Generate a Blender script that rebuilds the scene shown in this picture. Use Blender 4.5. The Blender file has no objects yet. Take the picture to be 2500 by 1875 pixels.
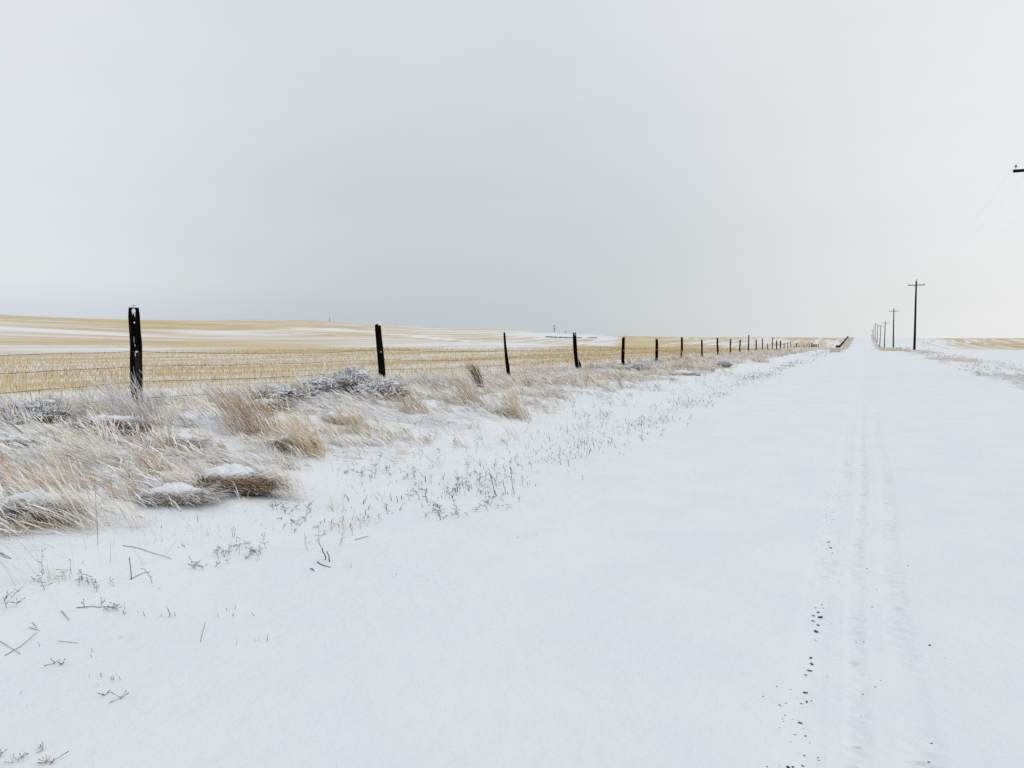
import bpy, math
import numpy as np
from mathutils import Matrix, Vector

sc = bpy.context.scene
col = sc.collection
rng = np.random.default_rng(7)

# ---------------------------------------------------------------- camera
CAM_Z = 1.5
F_PX = 1850.0
YAW = math.atan(857 / 1850)
PITCH = math.atan(122.5 / 1850)
cam_d = bpy.data.cameras.new("camera")
cam = bpy.data.objects.new("camera", cam_d)
col.objects.link(cam)
cam_d.sensor_width = 36.0
cam_d.lens = 36.0 * F_PX / 2500
cam_d.clip_start = 0.05
cam_d.clip_end = 20000
cam.location = (0, 0, CAM_Z)
cam.rotation_euler = (math.pi / 2 - PITCH, 0, YAW)
sc.camera = cam
CAM_R = np.array(cam.rotation_euler.to_matrix())
RIGHT = np.array([math.cos(YAW), math.sin(YAW)])
FWD = np.array([-math.sin(YAW), math.cos(YAW)])

# ---------------------------------------------------------------- sky and light
SUN_EL, SUN_AZ = math.radians(38), math.radians(62)      # azimuth clockwise from +Y
world = bpy.data.worlds.new("World")
sc.world = world
world.use_nodes = True
wn, wl = world.node_tree.nodes, world.node_tree.links
wn.clear()


def N(tree, typ, **kw):
    n = tree.nodes.new(typ)
    for k, v in kw.items():
        if k in n.inputs.keys() if isinstance(k, str) else False:
            n.inputs[k].default_value = v
        else:
            setattr(n, k, v)
    return n


def math_node(tree, op, a, b=None, c=None, clamp=False):
    n = tree.nodes.new("ShaderNodeMath")
    n.operation = op
    n.use_clamp = clamp
    for i, v in enumerate((a, b, c)):
        if v is None:
            continue
        if isinstance(v, (int, float)):
            n.inputs[i].default_value = v
        else:
            tree.links.new(v, n.inputs[i])
    return n.outputs[0]


def mix_col(tree, fac, a, b, blend='MIX'):
    n = tree.nodes.new("ShaderNodeMix")
    n.data_type = 'RGBA'
    n.blend_type = blend
    for i, v in ((0, fac), (6, a), (7, b)):
        if isinstance(v, (int, float)):
            n.inputs[i].default_value = v
        elif isinstance(v, tuple):
            n.inputs[i].default_value = v + (1.0,) if len(v) == 3 else v
        else:
            tree.links.new(v, n.inputs[i])
    return n.outputs[2]


def smooth(tree, x, lo, hi):
    n = tree.nodes.new("ShaderNodeMapRange")
    n.interpolation_type = 'SMOOTHSTEP'
    tree.links.new(x, n.inputs[0])
    n.inputs[1].default_value, n.inputs[2].default_value = lo, hi
    n.inputs[3].default_value, n.inputs[4].default_value = 0, 1
    return n.outputs[0]


def noise(tree, vec, scale, detail=4, rough=0.5, dist=0.0):
    n = tree.nodes.new("ShaderNodeTexNoise")
    n.inputs['Scale'].default_value = scale
    n.inputs['Detail'].default_value = detail
    n.inputs['Roughness'].default_value = rough
    n.inputs['Distortion'].default_value = dist
    if vec is not None:
        tree.links.new(vec, n.inputs['Vector'])
    return n.outputs['Fac']


def vscale(tree, vec, s):
    n = tree.nodes.new("ShaderNodeVectorMath")
    n.operation = 'MULTIPLY'
    tree.links.new(vec, n.inputs[0])
    n.inputs[1].default_value = s
    return n.outputs[0]


wt = world.node_tree
tc = wn.new("ShaderNodeTexCoord")
sep = wn.new("ShaderNodeSeparateXYZ")
wl.new(tc.outputs['Generated'], sep.inputs[0])
# elevation (sine) and sideways component of the view ray, world fixed
el = sep.outputs[2]


def dot_node(v):
    n = wn.new("ShaderNodeVectorMath")
    n.operation = 'DOT_PRODUCT'
    wl.new(tc.outputs['Generated'], n.inputs[0])
    n.inputs[1].default_value = v
    return n.outputs['Value']


side = dot_node((float(RIGHT[0]), float(RIGHT[1]), 0.0))
cl_big = noise(wt, vscale(wt, tc.outputs['Generated'], (1, 1, 2.2)), 1.7, 4, 0.5, 0.3)
cl_band = noise(wt, vscale(wt, tc.outputs['Generated'], (1, 1, 7.0)), 2.6, 5, 0.55, 0.2)
base = mix_col(wt, smooth(wt, el, 0.02, 0.48), (0.56, 0.592, 0.615), (0.69, 0.718, 0.738))
base = mix_col(wt, smooth(wt, el, 0.5, 1.0), base, (0.72, 0.75, 0.785))
# the cloud deck is thinner towards the hidden sun on the right
base = mix_col(wt, math_node(wt, 'MULTIPLY', smooth(wt, side, 0.02, 0.66), 0.95), base, (0.815, 0.82, 0.82))
base = mix_col(wt, math_node(wt, 'MULTIPLY', smooth(wt, side, -0.15, -0.62), 0.85), base, (0.765, 0.79, 0.815))
# slate blue bank of cloud low over the fields on the left
bank = math_node(wt, 'MULTIPLY', smooth(wt, el, 0.07, 0.012), smooth(wt, side, 0.22, -0.12))
base = mix_col(wt, math_node(wt, 'MULTIPLY', bank, 0.5), base, (0.475, 0.545, 0.635))
tone = math_node(wt, 'ADD', math_node(wt, 'MULTIPLY', cl_big, 0.16), math_node(wt, 'MULTIPLY', cl_band, 0.06))
tone = math_node(wt, 'ADD', tone, 0.895)
cmb = wn.new("ShaderNodeCombineColor")
for i in range(3):
    wl.new(tone, cmb.inputs[i])
clouds = mix_col(wt, 1.0, base, cmb.outputs[0], 'MULTIPLY')
sky = wn.new("ShaderNodeTexSky")
sky.sky_type = 'NISHITA'
sky.sun_disc = False
sky.sun_elevation = SUN_EL
sky.sun_rotation = SUN_AZ
sky_dim = mix_col(wt, 1.0, sky.outputs[0], (0.1, 0.1, 0.1), 'MULTIPLY')
final = mix_col(wt, 0.95, sky_dim, clouds)               # a closed cloud deck lets little of the blue through
bg = wn.new("ShaderNodeBackground")
bg.inputs['Strength'].default_value = 1.0
wl.new(final, bg.inputs['Color'])
wo = wn.new("ShaderNodeOutputWorld")
wl.new(bg.outputs[0], wo.inputs['Surface'])

sun_d = bpy.data.lights.new("sun", 'SUN')
sun_d.energy = 0.5
sun_d.angle = math.radians(25)
sun_d.color = (1.0, 0.97, 0.93)
sun = bpy.data.objects.new("sun", sun_d)
col.objects.link(sun)
sd = Vector((math.sin(SUN_AZ) * math.cos(SUN_EL), math.cos(SUN_AZ) * math.cos(SUN_EL), math.sin(SUN_EL)))
sun.rotation_euler = sd.to_track_quat('Z', 'Y').to_euler()

sc.view_settings.view_transform = 'Standard'
sc.view_settings.look = 'None'
sc.view_settings.exposure = 0.07
sc.view_settings.gamma = 1.0
sc.cycles.max_bounces = 5
sc.cycles.diffuse_bounces = 3
sc.cycles.use_denoising = False


# ---------------------------------------------------------------- helpers
def hash2(ix, iy, seed):
    n = (ix.astype(np.int64) * 374761393 + iy.astype(np.int64) * 668265263 + seed * 974711) & 0x7fffffff
    n = ((n ^ (n >> 13)) * 1274126177) & 0x7fffffff
    n = n ^ (n >> 16)
    return (n & 0xffff) / 65535.0


def vnoise(x, y, seed=0):
    x, y = np.asarray(x, float), np.asarray(y, float)
    ix, iy = np.floor(x), np.floor(y)
    fx, fy = x - ix, y - iy
    fx, fy = fx * fx * (3 - 2 * fx), fy * fy * (3 - 2 * fy)
    a, b = hash2(ix, iy, seed), hash2(ix + 1, iy, seed)
    c, d = hash2(ix, iy + 1, seed), hash2(ix + 1, iy + 1, seed)
    return a + (b - a) * fx + (c - a) * fy + (a - b - c + d) * fx * fy


def fbm(x, y, seed=0, o=4):
    s, amp, tot = 0, 1.0, 0
    for k in range(o):
        s = s + amp * vnoise(np.asarray(x) * 2 ** k + 17.3 * k, np.asarray(y) * 2 ** k - 9.1 * k, seed + k)
        tot += amp
        amp *= 0.5
    return s / tot


def sstep(x, lo, hi):
    t = np.clip((np.asarray(x, float) - lo) / (hi - lo), 0, 1)
    return t * t * (3 - 2 * t)


class Prof:
    """a smoothed 1-D profile"""
    def __init__(self, pts, win, lo, hi, step):
        g = np.arange(lo, hi, step)
        v = np.interp(g, [p[0] for p in pts], [p[1] for p in pts])
        k = max(1, int(win / step))
        ker = np.hanning(k + 2)[1:-1]
        ker /= ker.sum()
        vp = np.concatenate([np.full(k, v[0]), v, np.full(k, v[-1])])
        self.g, self.v = g, np.convolve(vp, ker, 'same')[k:-k]

    def __call__(self, y):
        return np.interp(y, self.g, self.v)


ROAD_P = Prof([(-60, 0), (12, 0), (35, -.05), (60, -.2), (110, -.65), (185, -1.8), (260, -3.35), (335, -3.9), (410, -2.8),
               (485, -1.25), (520, -1.1), (560, -1.75), (635, -4.2), (710, -8.0), (900, -17), (2000, -46), (8000, -190)], 60, -100, 9000, 4)
BANK_P = Prof([(-60, .55), (3, .53), (7, .50), (12.4, .42), (18, .30), (23.4, .22), (30, .18), (50, .14), (80, .08), (150, 0), (9000, 0)],
              5, -60, 400, .5)
RIDGE_P = Prof([(-400, 7), (0, 9), (100, 9.3), (169, 9.6), (326, 12.0), (420, 9.2), (474, 6.6), (503, 4.0), (560, 1.0), (700, 0), (9000, 0)],
               50, -500, 1500, 4)


def height(x, y):
    x, y = np.asarray(x, float), np.asarray(y, float)
    z = ROAD_P(y) + BANK_P(y) * sstep(-x, 3.2, 8.0)
    s = np.clip((-x - 26) / 250, 0, None)
    s = np.where(s > 1, 1 + 0.25 * np.tanh((s - 1) * 0.9) * 0 - (s - 1) ** 2 * .12, np.clip(s, 0, 1) ** 1.6)
    s = np.clip(s, -2, 2)
    z = z + RIDGE_P(y) * s
    # rolling swales of the left field and the draw behind it
    far = sstep(-x, 30, 110)
    z = z + far * (1.2 * np.sin(x / 47 + y / 71) * np.sin(y / 58 - 0.7) + 1.2 * (fbm(x / 120, y / 150, 31, 3) - .5))
    z = z - 2.6 * np.exp(-((x + 115) / 75) ** 2 - ((y - 300) / 95) ** 2)
    z = z + 0.9 * np.exp(-((x + 120) / 90) ** 2 - ((y - 530) / 60) ** 2)
    # right field
    z = z + sstep(x, 14, 80) * 0.5 * (fbm(x / 90, y / 160, 41, 3) - .5) * sstep(y, 40, 160)
    z = z - 0.18 * sstep(x, 3.4, 6.0) * sstep(80 - y, 0, 60)
    # tussocky, wind-drifted verge on both sides
    near = sstep(160 - y, 0, 100)
    vm = sstep(-x, 3.6, 5.6) * sstep(x, -10.5, -9.2) * near
    z = z + vm * (0.16 * (fbm(x * 1.1, y * 1.1, 3, 3) - .45) + 0.05 * (vnoise(x * 4, y * 4, 9) - .5))
    z = z + near * 0.03 * (fbm(x * .5 + 5, y * .5, 5, 3) - .5)
    return z


def at(px, py, lift=0.0):
    """the point of the ground seen at photo pixel (px, py)"""
    d = CAM_R @ np.array([(px - 1250) / F_PX, -(py - 937.5) / F_PX, -1.0])
    t = np.geomspace(1.0, 2500, 6000)
    P = np.array([0, 0, CAM_Z])[:, None] + d[:, None] * t
    below = P[2] <= height(P[0], P[1]) + lift
    i = int(np.argmax(below)) if below.any() else len(t) - 1
    lo, hi = t[max(i - 1, 0)], t[i]
    for _ in range(25):
        m = .5 * (lo + hi)
        q = np.array([0, 0, CAM_Z]) + d * m
        if q[2] <= height(q[0], q[1]) + lift:
            hi = m
        else:
            lo = m
    q = np.array([0, 0, CAM_Z]) + d * hi
    return np.array([q[0], q[1], float(height(q[0], q[1]))])


def depth(p):
    return float(p[0] * FWD[0] + p[1] * FWD[1])


def mesh_np(name, verts, quads, mats, cols=None, mask=None, smooth_shade=False, mat_idx=None):
    me = bpy.data.meshes.new(name)
    verts = np.asarray(verts, np.float32).reshape(-1, 3)
    quads = np.asarray(quads, np.int32)
    k = quads.shape[1]
    me.vertices.add(len(verts))
    me.vertices.foreach_set('co', verts.ravel())
    me.loops.add(quads.size)
    me.loops.foreach_set('vertex_index', quads.ravel())
    me.polygons.add(len(quads))
    me.polygons.foreach_set('loop_start', np.arange(0, quads.size, k, dtype=np.int32))
    me.polygons.foreach_set('loop_total', np.full(len(quads), k, np.int32))
    if smooth_shade:
        me.polygons.foreach_set('use_smooth', np.ones(len(quads), bool))
    for m in (mats if isinstance(mats, (list, tuple)) else [mats]):
        me.materials.append(m)
    if mat_idx is not None:
        me.polygons.foreach_set('material_index', np.asarray(mat_idx, np.int32))
    me.update(calc_edges=True)
    if cols is not None:
        a = me.attributes.new('Col', 'FLOAT_COLOR', 'POINT')
        c = np.ones((len(verts), 4), np.float32)
        c[:, :3] = np.asarray(cols).reshape(-1, 3)
        a.data.foreach_set('color', c.ravel())
    if mask is not None:
        a = me.attributes.new('stubble', 'FLOAT', 'POINT')
        a.data.foreach_set('value', np.asarray(mask, np.float32).ravel())
    return me


def link(name, me, parent=None, loc=None, label=None, cat=None, group=None, kind=None):
    o = bpy.data.objects.new(name, me)
    col.objects.link(o)
    if parent is not None:
        o.parent = parent
    if loc is not None:
        o.location = loc
    for k, v in (('label', label), ('category', cat), ('group', group), ('kind', kind)):
        if v:
            o[k] = v
    return o


class MB:
    """collects geometry for one mesh"""
    def __init__(self):
        self.v, self.q, self.c, self.n = [], [], [], 0

    def add(self, v, q, c=None):
        v = np.asarray(v, float).reshape(-1, 3)
        self.v.append(v)
        self.q.append(np.asarray(q, int) + self.n)
        if c is not None:
            c = np.asarray(c, float)
            self.c.append(np.broadcast_to(c, v.shape) if c.ndim == 1 else c.reshape(-1, 3))
        self.n += len(v)

    def mesh(self, name, mats, **kw):
        return mesh_np(name, np.concatenate(self.v), np.concatenate(self.q), mats,
                       np.concatenate(self.c) if self.c else None, **kw)


def tube(P, R, sides=6, cap=True):
    """swept tube along points P with radii R; quads only"""
    P = np.asarray(P, float)
    n = len(P)
    R = np.broadcast_to(np.asarray(R, float), (n,))
    T = np.gradient(P, axis=0)
    T /= np.linalg.norm(T, axis=1)[:, None] + 1e-12
    ref = np.where(np.abs(T[:, 2:3]) > .9, np.array([[0., 1., 0.]]), np.array([[0., 0., 1.]]))
    U = np.cross(T, ref)
    U /= np.linalg.norm(U, axis=1)[:, None] + 1e-12
    V = np.cross(T, U)
    a = np.linspace(0, 2 * np.pi, sides, endpoint=False)
    ring = P[:, None] + R[:, None, None] * (np.cos(a)[None, :, None] * U[:, None] + np.sin(a)[None, :, None] * V[:, None])
    v = ring.reshape(-1, 3)
    i, j = np.meshgrid(np.arange(n - 1), np.arange(sides), indexing='ij')
    j2 = (j + 1) % sides
    q = np.stack([i * sides + j, i * sides + j2, (i + 1) * sides + j2, (i + 1) * sides + j], -1).reshape(-1, 4)
    if cap and sides == 6:
        b = (n - 1) * sides
        q = np.concatenate([q, [[0, 1, 2, 3], [0, 3, 4, 5], [b, b + 1, b + 2, b + 3], [b, b + 3, b + 4, b + 5]]])
    if cap and sides == 4:
        b = (n - 1) * sides
        q = np.concatenate([q, [[0, 1, 2, 3], [b, b + 1, b + 2, b + 3]]])
    return v, q


def ribbons(B, az, L, th0, th1, W, C0, C1, K=4, prof=None, twist=None, floor=True):
    """many curved blades at once: bases B, lean azimuth az, length L, angle from vertical th0 -> th1"""
    B = np.asarray(B, float)
    n = len(B)
    az, L, th0, th1, W = (np.broadcast_to(np.asarray(a, float), (n,)) for a in (az, L, th0, th1, W))
    D = np.stack([np.cos(az), np.sin(az)], -1)
    pts = np.zeros((n, K + 1, 3))
    pts[:, 0] = B
    for k in range(K):
        t = (k + .5) / K
        th = th0 + (th1 - th0) * t ** 1.3
        stp = (L / K)[:, None]
        pts[:, k + 1, :2] = pts[:, k, :2] + stp * np.sin(th)[:, None] * D
        pts[:, k + 1, 2] = pts[:, k, 2] + stp[:, 0] * np.cos(th)
    if floor:
        lowest = B[:, 2:3] - 0.02
        pts[:, 1:, 2] = np.maximum(pts[:, 1:, 2], lowest + rng.random((n, 1)) * .03)
    tw = (rng.random(n) * np.pi) if twist is None else az + np.pi / 2 + twist * rng.standard_normal(n)
    S = np.stack([np.cos(tw), np.sin(tw), np.zeros(n)], -1)
    if prof is None:
        prof = np.linspace(1, .35, K + 1)
    w = W[:, None] * np.asarray(prof)[None]
    v = np.stack([pts - S[:, None] * w[..., None] * .5, pts + S[:, None] * w[..., None] * .5], 2)
    t = np.linspace(0, 1, K + 1)[None, :, None]
    c = (np.asarray(C0)[:, None] * (1 - t) + np.asarray(C1)[:, None] * t)
    c = np.repeat(c[:, :, None, :], 2, 2)
    i, k = np.meshgrid(np.arange(n), np.arange(K), indexing='ij')
    b = (i * (K + 1) + k) * 2
    q = np.stack([b, b + 1, b + 3, b + 2], -1).reshape(-1, 4)
    return v.reshape(-1, 3), q, c.reshape(-1, 3)


SPIKE = {3: [.8, .7, 1.5, .5], 4: [.7, .6, .8, 1.9, .5], 5: [.7, .6, .55, 1.3, 1.9, .4]}

# ---------------------------------------------------------------- materials


def new_mat(name):
    m = bpy.data.materials.new(name)
    m.use_nodes = True
    t = m.node_tree
    p = t.nodes['Principled BSDF']
    p.inputs['Roughness'].default_value = .85
    p.inputs['Specular IOR Level'].default_value = 0.0
    return m, t, p


def bump(t, p, h, dist, strength=1.0):
    b = t.nodes.new('ShaderNodeBump')
    b.inputs['Distance'].default_value = dist
    b.inputs['Strength'].default_value = strength
    t.links.new(h, b.inputs['Height'])
    t.links.new(b.outputs[0], p.inputs['Normal'])


SNOW = (0.815, 0.835, 0.885)


def snow_mat():
    m, t, p = new_mat('snow')
    oc = t.nodes.new('ShaderNodeTexCoord').outputs['Object']
    n1 = noise(t, oc, 1.3, 5, .55)
    c = mix_col(t, smooth(t, n1, .3, .7), (0.785, 0.822, 0.865), (0.83, 0.855, 0.88))
    t.links.new(c, p.inputs['Base Color'])
    fine = math_node(t, 'ADD', math_node(t, 'MULTIPLY', noise(t, oc, 9, 6, .6), 1.0), math_node(t, 'MULTIPLY', noise(t, oc, 90, 3, .6), .12))
    bump(t, p, fine, .03, .55)
    return m


def attr_mat(name, rough=.9, transl=0.0):
    m, t, p = new_mat(name)
    a = t.nodes.new('ShaderNodeAttribute')
    a.attribute_name = 'Col'
    p.inputs['Roughness'].default_value = rough
    p.inputs['Specular IOR Level'].default_value = .05
    # dust of frost and fibre streaks along the stems
    oc = t.nodes.new('ShaderNodeTexCoord').outputs['Object']
    n1 = noise(t, oc, 60, 2, .6)
    c = mix_col(t, math_node(t, 'MULTIPLY', smooth(t, n1, .52, .7), .22), a.outputs['Color'], (0.80, 0.80, 0.82))
    t.links.new(c, p.inputs['Base Color'])
    return m


def wood_mat(name, dark, light, streak=26):
    m, t, p = new_mat(name)
    oc = t.nodes.new('ShaderNodeTexCoord').outputs['Object']
    v = vscale(t, oc, (1, 1, .06))
    n1 = noise(t, v, streak, 6, .65, .4)
    n2 = noise(t, oc, 5, 3, .5)
    f = math_node(t, 'MULTIPLY', smooth(t, n1, .42, .75), smooth(t, n2, .3, .7))
    c = mix_col(t, f, dark, light)
    t.links.new(c, p.inputs['Base Color'])
    bump(t, p, n1, .02, .8)
    return m


def terrain_mat():
    m, t, p = new_mat('snowy_stubble')
    oc = t.nodes.new('ShaderNodeTexCoord').outputs['Object']
    a = t.nodes.new('ShaderNodeAttribute')
    a.attribute_name = 'stubble'
    bias = a.outputs['Fac']
    warp = noise(t, vscale(t, oc, (.02, .008, 0)), 1, 2, .5)
    sx = t.nodes.new('ShaderNodeSeparateXYZ')
    t.links.new(oc, sx.inputs[0])
    # rows run along Y: noise squeezed across, stretched along
    # the drills follow the lie of the land: bend the row pattern gently
    wv = t.nodes.new('ShaderNodeCombineXYZ')
    t.links.new(math_node(t, 'ADD', sx.outputs[0], math_node(t, 'MULTIPLY', noise(t, vscale(t, oc, (.006, .0075, 0)), 1, 1, .5), 70.0)), wv.inputs[0])
    t.links.new(sx.outputs[1], wv.inputs[1])
    flat = oc
    oc = wv.outputs[0]
    s0 = noise(t, vscale(t, oc, (.055, .0035, 0)), 1, 3, .55, .2)
    s1 = noise(t, vscale(t, oc, (.22, .006, 0)), 1, 4, .65, .15)
    s2 = noise(t, vscale(t, oc, (1.0, .02, 0)), 1, 3, .6, .1)
    pt = noise(t, vscale(t, oc, (.03, .012, 0)), 1, 4, .55, .4)
    fine = noise(t, vscale(t, oc, (3.2, .5, 0)), 1, 3, .7)
    v = bias
    for nz, k in ((s0, 1.2), (s1, 1.8), (s2, 1.9), (pt, 1.3), (fine, 1.3)):
        v = math_node(t, 'ADD', v, math_node(t, 'MULTIPLY', math_node(t, 'SUBTRACT', nz, .5), k))
    oc = flat
    # every pass of the combine leaves a pair of lines that hold more snow
    ph = math_node(t, 'ADD', math_node(t, 'MULTIPLY', sx.outputs[0], 2 * math.pi / 10.5), math_node(t, 'MULTIPLY', warp, 5.0))
    ln = smooth(t, math_node(t, 'SINE', ph), .72, .98)
    v = math_node(t, 'SUBTRACT', v, math_node(t, 'MULTIPLY', ln, .34))
    f = math_node(t, 'MULTIPLY', smooth(t, v, .30, .70), .90)
    tint = noise(t, vscale(t, oc, (.05, .02, 0)), 1, 3, .6)
    straw = mix_col(t, smooth(t, tint, .35, .68), (0.63, 0.505, 0.295), (0.53, 0.385, 0.175))
    straw = mix_col(t, smooth(t, fine, .45, .75), straw, (0.72, 0.63, 0.45))
    sn = mix_col(t, smooth(t, noise(t, oc, 1.1, 5, .55), .3, .7), (0.785, 0.822, 0.865), (0.83, 0.855, 0.88))
    t.links.new(mix_col(t, f, sn, straw), p.inputs['Base Color'])
    fb = math_node(t, 'ADD', noise(t, oc, 7, 6, .6), math_node(t, 'MULTIPLY', noise(t, oc, 60, 3, .6), .12))
    bump(t, p, fb, .04, .6)
    return m


M_SNOW = snow_mat()
M_TERR = terrain_mat()
M_GRASS = attr_mat('dry_frosted_grass')
M_WOOD = wood_mat('weathered_black_wood', (0.004, 0.0035, 0.0035), (0.022, 0.017, 0.014))
M_BROWNWOOD = wood_mat('weathered_brown_wood', (0.030, 0.016, 0.008), (0.085, 0.05, 0.028))
M_SPLINT = wood_mat('grey_split_wood', (0.022, 0.021, 0.02), (0.11, 0.105, 0.10))
M_POLE = wood_mat('creosoted_pole_wood', (0.010, 0.010, 0.011), (0.032, 0.030, 0.030))
M_WIRE, _t, _p = new_mat('rusty_wire')
_oc = _t.nodes.new('ShaderNodeTexCoord').outputs['Object']
_t.links.new(mix_col(_t, smooth(_t, noise(_t, _oc, 14, 3, .6), .35, .65), (0.022, 0.017, 0.014), (0.09, 0.06, 0.04)), _p.inputs['Base Color'])
_p.inputs['Roughness'].default_value = .7
M_LINE, _t, _p = new_mat('grey_conductor')
_oc = _t.nodes.new('ShaderNodeTexCoord').outputs['Object']
_t.links.new(mix_col(_t, noise(_t, _oc, 3, 2, .5), (0.42, 0.42, 0.43), (0.54, 0.54, 0.55)), _p.inputs['Base Color'])
M_CERAMIC, _t, _p = new_mat('grey_porcelain')
_oc = _t.nodes.new('ShaderNodeTexCoord').outputs['Object']
_t.links.new(mix_col(_t, noise(_t, _oc, 30, 2, .5), (0.10, 0.11, 0.12), (0.22, 0.23, 0.24)), _p.inputs['Base Color'])
_p.inputs['Roughness'].default_value = .35
M_STONE, _t, _p = new_mat('dark_gravel')
_oc = _t.nodes.new('ShaderNodeTexCoord').outputs['Object']
_n = noise(_t, _oc, 55, 4, .6)
_t.links.new(mix_col(_t, _n, (0.035, 0.04, 0.042), (0.16, 0.165, 0.165)), _p.inputs['Base Color'])
bump(_t, _p, _n, .01, .8)

# ---------------------------------------------------------------- ground, field, road


def grow(start, step, ratio, end, maxstep=1e9):
    out = [start]
    while abs(out[-1]) < abs(end):
        out.append(out[-1] + step)
        step = math.copysign(min(abs(step) * ratio, maxstep), step)
    return out


ys = np.array(sorted(set(np.round(np.concatenate([
    np.arange(-9, 0, .5), np.arange(0, 16, .075), np.arange(16, 30, .15),
    np.array(grow(30, .25, 1.012, 760)), np.array(grow(780, 20, 1.12, 7000))]), 4))))


def grid_mesh(name, xs, ys, mat, zf, maskf=None):
    X, Y = np.meshgrid(xs, ys)
    Z = zf(X, Y)
    v = np.stack([X, Y, Z], -1).reshape(-1, 3)
    ny, nx = X.shape
    i, j = np.meshgrid(np.arange(ny - 1), np.arange(nx - 1), indexing='ij')
    b = i * nx + j
    q = np.stack([b, b + 1, b + nx + 1, b + nx], -1).reshape(-1, 4)
    return mesh_np(name, v, q, mat, mask=None if maskf is None else maskf(X, Y).ravel(), smooth_shade=True)


PATCHES = []
for (px, py, wpx, hpx, amt) in (
        (110, 806, 190, 4, -1.0), (150, 852, 330, 12, -.34), (540, 812, 120, 5, -.4), (1010, 820, 170, 5, -.6), (960, 843, 210, 6, -.28),
        (1300, 846, 170, 8, -.35), (1350, 819, 110, 6, -.7), (1475, 838, 55, 7, -.5), (1640, 832, 70, 6, -.25), (1750, 850, 90, 5, -.3), (1900, 832, 90, 5, -.2),
        (420, 838, 260, 6, .35), (720, 852, 150, 7, .3), (330, 788, 340, 7, .35), (830, 799, 220, 5, .4), (1180, 822, 110, 5, .2),
        (1440, 831, 34, 4, .6), (1535, 838, 28, 9, .55), (1720, 846, 50, 4, .5), (1600, 822, 60, 2, .4), (1960, 828, 50, 4, .4)):
    p, pa, pb = at(px, py), at(px, py - hpx), at(px, py + hpx)
    dd = p[:2] / np.linalg.norm(p[:2])
    PATCHES.append((p, dd, wpx * depth(p) / F_PX, max(.5 * np.linalg.norm(pa[:2] - pb[:2]), 4), amt))


def left_mask(x, y):
    w = 6 * (fbm(x / 14, y / 25, 51, 3) - .5)
    edge = np.interp(y, [0, 10, 16, 22, 30, 45, 90, 140], [-17, -18, -19, -22, -24, -24, -23, -24]) + w
    strip = sstep(x, edge - 3, edge + 1)                           # deep standing stubble beside the fence
    m = .66 + .45 * (fbm(x / 75 + 3, y / 95, 61, 3) - .5)
    for p, dd, ru, rv, amt in PATCHES:
        v = (x - p[0]) * dd[0] + (y - p[1]) * dd[1]
        u = -(x - p[0]) * dd[1] + (y - p[1]) * dd[0]
        m = m + amt * np.exp(-(u / ru) ** 2 - (v / rv) ** 2)
    m = m * (1 - strip) + strip * (.74 + .6 * (fbm(x * .45 + 9, y * .05, 66, 3) - .5))
    return m


def right_mask(x, y):
    m = np.full(np.shape(x), -.6)
    f = sstep(x, 9, 22)
    band = sstep(y, 215 - .5 * np.clip(x, 0, 60), 270 - .5 * np.clip(x, 0, 60)) * f * (.45 + .55 * sstep(x, 20, 50))
    return m + band * (1.4 + .9 * (fbm(x / 40, y / 110, 71, 3) - .5))


FENCE_X = -8.61
xs_left = np.array(sorted(grow(-9.25, -.3, 1.035, -460, 8) + grow(-480, -20, 1.25, -5000)))
link('field', grid_mesh('field', xs_left, ys, M_TERR, height, left_mask), kind='structure')


def ground_z(x, y):
    return height(x, y) - .06 * sstep(x, -1.9, -1.5) * sstep(x, 2.9, 2.6)


xs_mid = np.concatenate([np.arange(-9.25, -2.6, .075), np.arange(-2.6, 3.2, .4), np.arange(3.2, 9, .25), np.array(grow(9, .4, 1.06, 120)),
                         np.array(grow(130, 15, 1.25, 5000))])
xs_mid[0] = -9.25
link('ground', grid_mesh('ground', xs_mid, ys, M_TERR, ground_z,
                         lambda x, y: np.where(x < 3, -.6, right_mask(x, y))), kind='structure')

# the road: a crowned sheet of rolled snow with a lugged tyre print under the camera
ys_r = np.array(sorted(set(np.round(np.concatenate([np.arange(-9, 1.4, .4), np.arange(1.4, 6, .008), np.arange(6, 10, .014), np.array(grow(10, .03, 1.01, 30)),
                                                    ys[ys > 30]]), 4))))
xs_r = np.concatenate([np.arange(-3.0, -.45, .2), np.arange(-.42, .46, .013), np.arange(.75, 3.6, .25), [3.6]])


def road_z(x, y):
    ed = .55 * (vnoise(y * .9, y * 0, 63) - .5) + .3 * (vnoise(y * 2.7, y * 0 + 4, 64) - .5)
    edge = sstep(x + ed * sstep(x, -3.01, -2.7), -3.0, -1.3) * sstep(x, 3.6, 2.5)
    z = height(x, y) - .008 + .015 * edge
    # shallow wheel ruts
    for c in (-1.55, .02):
        z = z - .02 * np.exp(-((x - c) / .30) ** 2) * sstep(300 - y, 0, 200)
    near = sstep(24 - y, 0, 14)
    d = 0
    wob = .02 * np.sin(y * .9) + .03 * (vnoise(y * .4, y * 0, 77) - .5)
    for c, w, amp, sd in ((-.165, .075, 1.0, 1), (.015, .040, 1.0, 2), (.225, .06, .8, 3), (-.06, .02, .25, 4)):
        g = np.exp(-((x - c - wob) / w) ** 4)
        lug = vnoise(x * 13 + sd * 7 + .3 * y, (y + .35 * np.abs(x - c)) * 30, sd + 80)
        lug2 = vnoise(x * 26, y * 52, sd + 90)
        patch = sstep(vnoise(x * 1.0 + sd, y * 1.7, sd + 99), .15, .55)
        d = d + amp * g * (patch * (.024 * (lug - .5) + .012 * (lug2 - .5) - .020 * sstep(lug, .72, .88)) - .008)
    return z + near * d


link('road', grid_mesh('road', xs_r, ys_r, M_SNOW, road_z), kind='structure')

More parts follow.
